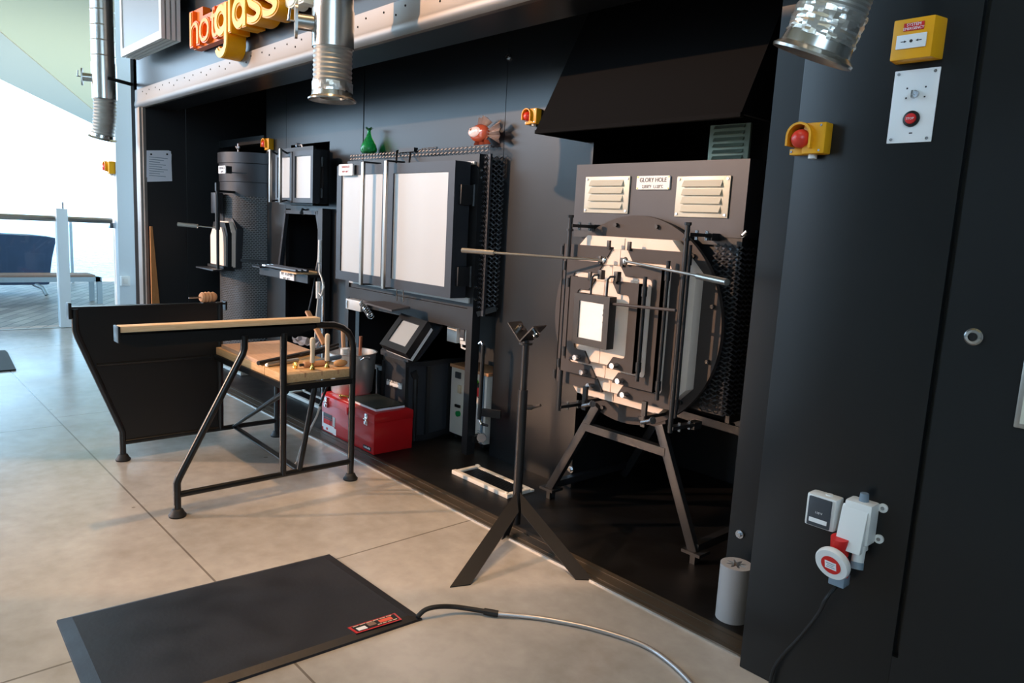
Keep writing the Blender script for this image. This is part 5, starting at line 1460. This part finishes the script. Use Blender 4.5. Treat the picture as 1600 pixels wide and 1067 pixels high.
for tip, heel, hz in (((703, 918), (735, 914), 0.165), ((926, 907), (899, 906), 0.165), ((783, 843), (794, 836), 0.13)):
    a, e = Zp(*tip), Zp(*heel)
    d = Vector((sx - a.x, sy - a.y, 0)); d.normalize()
    T = Vector((sx, sy, hz)) - d * 0.02
    v = T - a
    n2 = v.cross(e - a).normalized() * 0.005
    if n2.y > 0: n2 = -n2
    f = MB(); f.slab([a, e, e + v * 0.74, T], n2 if n2.z > 0 else -n2); part('leg', f, M_STEEL, t)

# ================================================================ rubber mat, its plate and power lead
A, B, Cc, D = Vector((-2.613, .445, 0)), Vector((-2.539, 1.390, 0)), Vector((-1.911, 1.405, 0)), Vector((-1.975, .420, 0))
t = thing('rubber_mat', 'large black rubber mat with sloping edges and a red rating plate', 'mat', tuple((A + B + Cc + D) / 4))
f = MB(); cen = (A + B + Cc + D) / 4
low = [A, B, Cc, D]; mid = [cen + (p - cen) * 0.995 + Vector((0, 0, 0.008)) for p in low]; hi = [p + (cen - p).normalized() * 0.05 + Vector((0, 0, 0.018)) for p in low]
rows = [[f.bm.verts.new(p) for p in r] for r in (low, mid, hi)]
for r0, r1 in zip(rows, rows[1:]):
    for i in range(4): f.bm.faces.new((r0[i], r0[(i + 1) % 4], r1[(i + 1) % 4], r1[i]))
f.bm.faces.new(rows[2]); f.bm.faces.new(rows[0][::-1])
part('rubber_body', f, mat('worn_mat_rubber', (26, 30, 38), 0.5, 0, 0.35, 7, 0.25, 60, 0.5, 0.1), t, angle=5)
zz = 0.0185
q = [Zp(543, 981, zz), Zp(617, 958, zz), Zp(628, 968, zz), Zp(557, 990, zz)]
f = MB(); f.slab(q, (0, 0, 0.001)); pl = part('rating_plate', f, M_RED, t, 'red bordered rating plate')
cq = sum(q, Vector()) / 4


def inq(u, v, dz): return q[0].lerp(q[1], u).lerp(q[3].lerp(q[2], u), v) + Vector((0, 0, dz))


def cell(nm, u0, u1, v0, v1, m, dz, lab=None):
    f = MB(); f.slab([inq(u0, v0, dz), inq(u1, v0, dz), inq(u1, v1, dz), inq(u0, v1, dz)], (0, 0, 0.0005)); part(nm, f, m, pl, lab)


cell('dark_field', 0.05, 0.96, 0.10, 0.88, M_BLACKP, 0.0011)
cell('white_patch', 0.09, 0.28, 0.42, 0.82, M_SIGNW, 0.0018)
cell('orange_patch', 0.58, 0.86, 0.28, 0.66, mat('orange_red_label', (224, 96, 74), 0.5), 0.0018)
cell('tan_patch', 0.34, 0.50, 0.2, 0.66, M_TEAK, 0.0018)
for k in range(6): cell('text_line', 0.08 + 0.14 * k, 0.19 + 0.14 * k, 0.14, 0.20, M_CREAM, 0.002)
for k in range(4): cell('text_line', 0.5 + 0.11 * k, 0.59 + 0.11 * k, 0.74, 0.82, M_CREAM, 0.002)
# lead
r = 0.0085
S = [Zp(652, 964, 0.012), Zp(664, 953, 0.03), Zp(683, 948, 0.035), Zp(710, 948, 0.025), Zp(745, 953, 0.015), Zp(778, 959, r + 0.004)]


def smooth(pts, n=6):
    out = []
    for i in range(len(pts) - 1):
        p0 = pts[max(i - 1, 0)]; p1 = pts[i]; p2 = pts[i + 1]; p3 = pts[min(i + 2, len(pts) - 1)]
        for k in range(n):
            s = k / n
            out.append(0.5 * ((2 * p1) + (p2 - p0) * s + (2 * p0 - 5 * p1 + 4 * p2 - p3) * s * s + (3 * p1 - p0 - 3 * p2 + p3) * s ** 3))
    out.append(pts[-1]); return out


t = thing('power_lead', 'black lead joining a ribbed metal conduit across the floor from the mat', 'cable', tuple(Zp(778, 959)))
f = MB(); f.tube(smooth(S), r, 10); f.tube([S[-1] - (S[-1] - S[-2]).normalized() * 0.05, S[-1]], r * 1.4, 10); part('black_cable', f, M_RUBBER, t)
S2 = [S[-1], Zp(830, 964, r), Zp(880, 972, r), Zp(930, 983, r), Zp(985, 1000, r), Zp(1020, 1016, r), Zp(1050, 1038, r), Zp(1075, 1062, r), Zp(1100, 1092, r), Zp(1135, 1140, r)]
sp = smooth(S2, 40)
f = MB(); f.tube(sp, r, 10, radii=[r * (1.0 if k % 2 else 0.86) for k in range(len(sp))]); part('conduit', f, mat('ribbed_conduit', (176, 174, 176), 0.35, 0.6), t, 'pale ribbed conduit', angle=80)

# ================================================================ star cavity mould
cx, cy, cr, chh = -1.262, 2.305, 0.056, 0.205
t = MB(); n = 48
pts_o = [(cx + cr * math.cos(2 * PI * k / n), cy + cr * math.sin(2 * PI * k / n)) for k in range(n)]
pts_i = []
for k in range(n):
    a = 2 * PI * k / n; ph = (k % 6) / 6; rr = 0.014 + 0.024 * abs(1 - 2 * ph)
    pts_i.append((cx + rr * math.cos(a), cy + rr * math.sin(a)))
vo = [[t.bm.verts.new((x, y, z)) for x, y in pts_o] for z in (0, chh)]
vi = [[t.bm.verts.new((x, y, z)) for x, y in pts_i] for z in (0.03, chh)]
for k in range(n):
    j = (k + 1) % n
    t.bm.faces.new((vo[0][k], vo[0][j], vo[1][j], vo[1][k])); t.bm.faces.new((vo[1][k], vo[1][j], vi[1][j], vi[1][k])); t.bm.faces.new((vi[1][k], vi[1][j], vi[0][j], vi[0][k]))
t.bm.faces.new(vi[0]); t.bm.faces.new(vo[0][::-1])
solo('optic_mould', t, M_MOULD, 'pale grey cylinder with a star shaped hollow by the right front wall', 'mould', loc=(cx, cy, 0))

# ================================================================ right front wall fittings
def wallquad(px):   # pixel corners on the wall
    return [Yp(x, y, YP) for x, y in px]


# yellow call point
x0, x1 = Yp(1394, 60, YP - 0.05).x, Yp(1472, 60, YP - 0.05).x
z1, z0 = Yp(1432, 30, YP - 0.05).z, Yp(1432, 92, YP - 0.05).z
a = Yp(1394, 60, 2.0); b_ = Yp(1458, 55, 2.0)
x0, x1 = a.x, b_.x; zt, zb = Yp(1425, 28, 2.0).z, Yp(1422, 92, 2.0).z
t = thing('call_point', 'yellow emergency call point box with white panel above the steel control plate', 'call point', ((x0 + x1) / 2, YP, zb))
f = MB(); f.prism([(x0, 2.0), (x1, 2.0), (x1 + 0.012, YP), (x0 - 0.004, YP)], 'z', zb, zt, 0.004); part('case', f, M_YEL, t)
f = MB(); w = x1 - x0; h = zt - zb
f.box(x0 + w * 0.13, x0 + w * 0.86, 1.996, 2.0, zb + h * 0.26, zb + h * 0.60, 0.001); p_ = part('glass_panel', f, M_SIGNW, t, 'white panel')
zc = zb + h * 0.43
f = MB()
for s, xc in ((1, x0 + w * 0.33), (-1, x0 + w * 0.67)):
    f.prism([(xc - s * 0.008, zc - 0.001), (xc + s * 0.0, zc - 0.001), (xc + s * 0.0, zc - 0.003), (xc + s * 0.006, zc), (xc + s * 0.0, zc + 0.003), (xc + s * 0.0, zc + 0.001), (xc - s * 0.008, zc + 0.001)], 'y', 1.9952, 1.9962)
f.cyl((x0 + w * 0.5, 1.9962, zc), (x0 + w * 0.5, 1.9952, zc), 0.0038, n=14)
part('arrow_marks', f, M_INK, p_)
f = MB(); f.box(x0 + w * 0.27, x0 + w * 0.76, 1.998, 2.0, zb + h * 0.69, zb + h * 0.88); p_ = part('red_label', f, M_REDP, t, 'red label')
f = text_mb('SYSTEM', 0.010, 0.0006, (x0 + w * 0.515, 1.998, zb + h * 0.80), (1, 0, 0), (0, 0, 1), 1.0, align='CENTER')
f = text_mb('EMERGENCY', 0.009, 0.0006, (x0 + w * 0.515, 1.998, zb + h * 0.71), (1, 0, 0), (0, 0, 1), 0.95, align='CENTER', mb=f)
part('lettering', f, M_SIGNW, p_)
# steel plate with key switch and stop button
a, b_ = Yp(1398, 111, YP), Yp(1388, 222, YP); c = Yp(1469, 106, YP); d = Yp(1457, 224, YP)
x0, x1, zb, zt = (a.x + b_.x) / 2, (c.x + d.x) / 2, (b_.z + d.z) / 2, (a.z + c.z) / 2
t = thing('control_plate', 'white steel plate with key switch and red stop button on the front wall', 'control plate', ((x0 + x1) / 2, YP, zb))
f = MB(); f.box(x0, x1, YP - 0.004, YP, zb, zt, 0.001); part('plate', f, M_SIGNW, t)
for fx, fz in ((0.1, 0.95), (0.9, 0.95), (0.1, 0.05), (0.9, 0.05)):
    f = MB(); x = x0 + (x1 - x0) * fx; z = zb + (zt - zb) * fz; f.cyl((x, YP - 0.004, z), (x, YP - 0.007, z), 0.0038, n=10); part('screw', f, M_ZINC, t)
xm = (x0 + x1) / 2 + 0.003; zk = zb + (zt - zb) * 0.66
f = MB(); f.cyl((xm, YP - 0.004, zk), (xm, YP - 0.012, zk), 0.009, n=18); f.box(xm - 0.002, xm + 0.002, YP - 0.03, YP - 0.012, zk - 0.012, zk + 0.006); part('key_switch', f, M_ZINC, t)
f = MB()
for sx_, sz_ in ((-1, 0.016), (1, 0.016), (-1, -0.008), (1, -0.008)): f.box(xm + sx_ * 0.022 - 0.002, xm + sx_ * 0.022 + 0.002, YP - 0.0045, YP - 0.004, zk + sz_ - 0.002, zk + sz_ + 0.002)
f.box(xm - 0.004, xm + 0.004, YP - 0.0045, YP - 0.004, zb + 0.022, zb + 0.025)
part('engraved_marks', f, M_INK, t)
zs = zb + (zt - zb) * 0.325
f = MB(); f.lathe((xm - 0.002, YP - 0.004, zs), [(0, 0), (0.020, 0), (0.020, 0.004), (0.014, 0.006), (0, 0.006)], 28, axis=(0, -1, 0)); part('button_collar', f, M_BLACKP, t)
f = MB(); f.lathe((xm - 0.002, YP - 0.010, zs), [(0, 0), (0.0135, 0), (0.0125, 0.005), (0, 0.006)], 28, axis=(0, -1, 0)); p_ = part('stop_button', f, M_REDP, t, 'red stop button')
f = text_mb('STOP', 0.008, 0.0005, (xm - 0.002, YP - 0.0162, zs - 0.003), (1, 0, 0), (0, 0, 1), 1.0, align='CENTER'); part('lettering', f, M_SIGNW, p_)
# round lock and the pull plate on the door panel
c = Yp(1522, 526, YP)
t = thing('door_lock', 'round chrome lock cylinder on the flush black door panel', 'lock', (c.x, YP, c.z))
f = MB(); f.lathe((c.x, YP, c.z), [(0.0, 0), (0.021, 0), (0.021, 0.005), (0.017, 0.009), (0.011, 0.010), (0.010, 0.004), (0, 0.004)], 28, axis=(0, -1, 0)); part('escutcheon', f, M_CHROME, t)
f = MB(); f.cyl((c.x, YP - 0.004, c.z), (c.x, YP - 0.008, c.z), 0.0095, n=18); f.box(c.x - 0.0015, c.x + 0.0015, YP - 0.0085, YP - 0.008, c.z - 0.006, c.z + 0.006); part('barrel', f, M_BLACKP, t)
a = Yp(1597, 560, YP); b_ = Yp(1585, 666, YP)
t = thing('door_pull_plate', 'pale metal pull plate at the right picture edge on the black door', 'door plate', (b_.x + 0.05, YP, b_.z))
f = MB(); f.box(b_.x, b_.x + 0.12, YP - 0.012, YP, b_.z, a.z, 0.003); part('plate', f, M_ALU, t)
f = MB(); f.box(b_.x + 0.012, b_.x + 0.108, YP - 0.014, YP - 0.012, b_.z + 0.012, a.z - 0.012); part('recess', f, M_VENT, t)
# grey switch socket
a, b_ = Yp(1261, 772, 2.0), Yp(1302, 828, 2.0)
x0, x1 = a.x, b_.x; zt = Yp(1280, 774, 2.0).z; zb = Yp(1280, 826, 2.0).z
t = thing('outlet_box', 'white outlet box with grey hinged lid low on the right front wall', 'socket', ((x0 + x1) / 2, YP, zb))
f = MB(); f.box(x0, x1, 2.0, YP, zb, zt, 0.008); part('case', f, M_WPLAST, t)
w, h = x1 - x0, zt - zb
f = MB(); f.box(x0 + w * 0.12, x1 - w * 0.12, 1.992, 2.0, zb + h * 0.06, zt - h * 0.06, 0.003); l = part('grey_lid', f, M_GPLAST, t, 'grey lid')
f = MB(); f.box(x0 + w * 0.2, x1 - w * 0.2, 1.9912, 1.992, zb + h * 0.18, zb + h * 0.31); part('label_strip', f, M_SIGNW, l)
f = text_mb('110 V', 0.009, 0.0005, ((x0 + x1) / 2, 1.992, zb + h * 0.46), (1, 0, 0), (0, 0, 1), 1.0, align='CENTER'); part('lettering', f, M_SIGNW, l)
f = MB(); f.cyl(((x0 + x1) / 2 + 0.01, 2.025, zt), ((x0 + x1) / 2 + 0.01, 2.025, zt + 0.004), 0.01, n=14); part('knockout', f, M_WPLAST, t)
# red and white industrial socket with plug
c = Yp(1340, 815, 2.02)
a = Yp(1322, 795, 1.99); b_ = Yp(1350, 850, 1.99); x0 = Yp(1309, 820, 1.98).x; x1 = Yp(1358, 815, 1.98).x
zt = Yp(1340, 788, 1.98).z; zb = Yp(1330, 862, 1.98).z
t = thing('industrial_socket', 'white and red industrial power socket with a plugged lead on the front wall', 'power socket', ((x0 + x1) / 2, YP, zb))
f = MB(); f.box(x0 + 0.004, x1 - 0.002, 1.995, YP, zb + 0.02, zt, 0.008); f.prism([(1.97, zb), (2.03, zb), (1.998, zt - 0.012), (1.995, zt - 0.02)], 'x', x0, x1 - 0.01, 0.003); part('case', f, M_WPLAST, t)
f = MB()
for z in (zt - 0.012, zb + 0.035):
    f = MB(); f.prism(rrect(x1 - 0.006, x1 + 0.019, z - 0.012, z + 0.012, 0.0115), 'y', YP - 0.007, YP); lg = part('mounting_lug', f, M_WPLAST, t)
    f = MB(); f.cyl((x1 + 0.007, YP - 0.007, z), (x1 + 0.007, YP - 0.009, z), 0.005, n=10); part('screw', f, M_ZINC, lg)
xg = (x0 + x1) / 2 + 0.004
f = MB(); f.cyl((xg, 2.022, zt - 0.002), (xg, 2.022, zt + 0.022), 0.013, 0.011, n=14); part('cable_gland', f, M_BLUEGR, t)
f = MB(); f.cyl((x1 - 0.022, 2.0, zb + 0.02), (x1 - 0.022, 1.995, zb - 0.03), 0.016, n=16); part('lead_cover', f, M_WPLAST, t); f = MB(); f.cyl((x1 - 0.022, 1.995, zb - 0.028), (x1 - 0.02, 1.99, zb - 0.046), 0.017, n=16); part('grey_collar', f, M_BLUEGR, t)
cc = Yp(1301, 880, 1.955)
ax = Vector((-0.06, -1, -0.32)).normalized()
f = MB(); f.lathe(cc, [(0, -0.010), (0.046, -0.010), (0.048, -0.004), (0.048, 0.004), (0.045, 0.009), (0, 0.010)], 40, axis=ax); sc_ = part('hinged_cap', f, M_WPLAST, t, 'round white cap')
f = MB(); f.lathe(cc + ax * 0.0095, [(0, 0), (0.0275, 0), (0.0275, 0.0015), (0, 0.0015)], 32, axis=ax); part('red_disc', f, M_REDP, sc_, 'red disc')
u = Vector((1, 0, 0)); u = (u - ax * u.dot(ax)).normalized(); v_ = -u.cross(ax) if False else ax.cross(u)
if v_.z < 0: v_ = -v_
f = MB(); f.obox(cc + ax * 0.0115, u * 0.016, v_ * 0.012, ax * 0.0004); lb = part('white_label', f, M_SIGNW, sc_)
f = MB()
for k in range(3): f.obox(cc + ax * 0.0121 + v_ * (0.006 - 0.006 * k), u * (0.012 - 0.003 * (k % 2)), v_ * 0.001, ax * 0.0002)
part('label_lines', f, M_BLUEGR, lb)
tdir = (v_ * -1)
bk = cc - ax * 0.036
f = MB(); f.cyl(bk + v_ * 0.010 - ax * 0.0, bk + v_ * 0.060 - ax * 0.006, 0.024, n=24); part('red_shroud', f, M_REDP, t, 'red plug shroud')
f = MB(); f.cyl(bk - v_ * 0.010, bk - v_ * 0.060, 0.024, 0.023, n=24); part('red_shroud', f, M_REDP, t, 'red plug shroud')
pe = bk - v_ * 0.058
f = MB(); f.box(pe.x - 0.022, pe.x + 0.022, pe.y - 0.02, pe.y + 0.02, pe.z - 0.032, pe.z, 0.004); part('grey_collar', f, M_BLUEGR, t)
pts = [pe + Vector((0, 0, -0.03)), Yp(1291, 935, 1.965), Yp(1278, 960, 1.98), Yp(1250, 995, 2.0), Yp(1222, 1025, 2.025), Yp(1208, 1048, 2.035), Yp(1201, 1085, 2.038), Yp(1198, 1130, 2.038)]
f = MB(); f.tube(smooth(pts, 5), 0.0052, 10); part('lead', f, M_RUBBER, t, 'black lead')


# ================================================================ ventilation ducts
def duct(label, base, r, tilt, flex, rigid, ztop, cowl=True, foil=False, flip=1, joints=3, rib=0.955, pitch=0.0105):
    # flared mouth, flexible length, then rigid spiral pipe to the roof
    b0 = Vector(base)
    t = thing('ventilation_duct', label, 'duct', b0, 'silver extraction ducts')
    d = Vector(tilt).normalized()
    up = Vector((0, 0, 1))
    f = MB(); f.lathe(b0, [(r * 0.62, 0.012), (r * 1.20, 0.0), (r * 1.22, 0.006), (r * 1.05, 0.018), (r * 1.0, 0.045), (r * 0.94, 0.045), (r * 0.9, 0.02), (r * 0.60, 0.020)], 48, axis=d, cap=False); part('flared_mouth', f, M_DUCT, t)
    f = MB(); f.lathe(b0, [(r * 0.62, 0.014), (r * 0.5, 0.06), (0.0, 0.065)], 40, axis=d, cap=False); part('throat', f, M_ALU, t)
    # flexible body bends from tilt to vertical
    n = max(14, int(flex / pitch)); pts, rad = [], []
    p = b0 + d * 0.04
    for i in range(n + 1):
        s = i / n; pts.append(p.copy()); rad.append(r * (0.985 if i % 2 else rib))
        dd = d.lerp(up, min(1, s * 1.1)).normalized(); p = p + dd * (flex / n)
    f = MB(); f.tube(pts, r, 40, True, rad); part('flexible_pipe', f, M_FLEX, t, angle=30)
    if foil:
        k = max(3, int(n * 0.22)); random.seed(11)
        f = MB(); f.tube(pts[:k + 1], r * 1.02, 40, False, [r * 1.015] * (k + 1))
        for v in f.bm.verts: v.co += Vector((random.uniform(-1, 1), random.uniform(-1, 1), random.uniform(-1, 1))) * 0.0022
        part('foil_tape', f, M_FOIL, t, 'crumpled foil tape', angle=10)
    top = pts[-1]
    f = MB(); f.cyl((top.x, top.y, top.z - 0.015), (top.x, top.y, top.z + rigid), r * 1.04, n=44); part('collar_pipe', f, M_DUCT, t)
    f = MB(); f.cyl((top.x, top.y, top.z + rigid), (top.x, top.y, ztop), r * 1.0, n=44)
    z = top.z + rigid + 0.06
    while z < ztop and joints:
        f.lathe((top.x, top.y, z), [(r * 1.0, -0.006), (r * 1.02, 0), (r * 1.0, 0.006)], 44, cap=False); z += 0.13
    part('upper_pipe', f, M_DUCT, t)
    if cowl:
        c = Vector((top.x, top.y, top.z + rigid * 0.55)); w = Vector((-0.35, -0.92, 0)).normalized() * flip
        f = MB(); f.cyl(c + w * r * 0.9, c + w * (r + 0.07), 0.036, n=20); dm = part('damper_spout', f, M_DUCT, t)
        e = c + w * (r + 0.07)
        u = Vector((w.y, -w.x, 0))
        pl = [(0.034 * math.cos(a), 0.045 + 0.032 * math.sin(a)) for a in [PI * k / 8 for k in range(9)]] + [(0.032 * math.cos(a), -0.045 + 0.032 * math.sin(a)) for a in [PI + PI * k / 8 for k in range(9)]]
        f = MB(); f.slab([e + u * a + Vector((0, 0, b_)) for a, b_ in pl], w * 0.012); part('damper_plate', f, M_ALU, dm)
        f = MB(); f.cyl(e, e + w * 0.05, 0.005, n=8); f.tube([e + w * 0.04 + u * 0.04 + Vector((0, 0, 0.01)), e + w * 0.04 - u * 0.01, e + w * 0.035 + Vector((0, 0, 0.05)) - u * 0.02], 0.005, 8); part('wing_screw', f, M_ZINC, dm)
    return t, top


b2 = Yp(519, 158, 1.80)
duct('silver duct with foil taped mouth hanging before the fascia centre', b2, 0.094, (0, 0, 1), 0.215, 0.155, 4.995, True, True, joints=0, rib=0.94)
b1 = Yp(160, 217, 1.86)
t1, tp1 = duct('silver duct with bent ribbed mouth hanging far left by the pier', b1, 0.100, (0.22, 0.10, 0.96), 0.33, 0.30, 4.995, True, False, pitch=0.014, rib=0.91)
c = Xp(195, 133, -7.9)
f = MB(); f.cyl((tp1.x + 0.1, tp1.y, c.z), (-7.66, 2.096, c.z - 0.02), 0.016, n=10); part('stay_bar', f, M_BLACKP, t1, 'black stay bar')
b3 = Yp(1268, 90, 1.72)
duct('large silver duct with foil taped mouth hanging at upper right', b3, 0.079, (0.36, 0.04, 0.93), 0.30, 0.2, 4.995, True, True, flip=-1, rib=0.965, pitch=0.005)

# ================================================================ light
w = bpy.data.worlds.new('sky'); SC.world = w; w.use_nodes = True
nt = w.node_tree; bg = nt.nodes['Background']
bg.inputs['Color'].default_value = (0.54, 0.77, 1.0, 1)
bg.inputs['Strength'].default_value = 7.0
sd = bpy.data.lights.new('low_sun', 'SUN'); sd.energy = 3.6; sd.color = (1.0, 0.60, 0.36); sd.angle = math.radians(0.8)
so = bpy.data.objects.new('low_sun', sd); COL.objects.link(so)
sdir = Vector((0.68, 1.0, -0.37))
so.rotation_euler = sdir.to_track_quat('-Z', 'Y').to_euler()
so.location = (-8, -6, 4.5)
for x, y, e, ss in ((-3.0, 1.3, 430, 44), (-1.9, 1.2, 260, 44), (-0.5, 0.3, 60, 80)):  # unseen fill spots, added to warm the floor and light the right side
    ld = bpy.data.lights.new('warm_fill_spot', 'SPOT'); ld.energy = e; ld.color = (1.0, 0.60, 0.30) if ss < 60 else (1.0, 0.86, 0.70); ld.spot_size = math.radians(ss); ld.spot_blend = 0.8; ld.shadow_soft_size = 0.06
    lo = bpy.data.objects.new('warm_fill_spot', ld); COL.objects.link(lo); lo.location = (x, y, 4.9); lo.rotation_euler = (0.0, 0, 0) if ss < 60 else (0.12, 0, 0)

vs_ = SC.view_settings
vs_.view_transform = 'Standard'; vs_.look = 'None'; vs_.exposure = 0.0; vs_.gamma = 1.0; vs_.use_curve_mapping = False
SC.cycles.max_bounces = 8
SC.cycles.transparent_max_bounces = 12
SC.cycles.caustics_refractive = True
SC.cycles.use_denoising = True
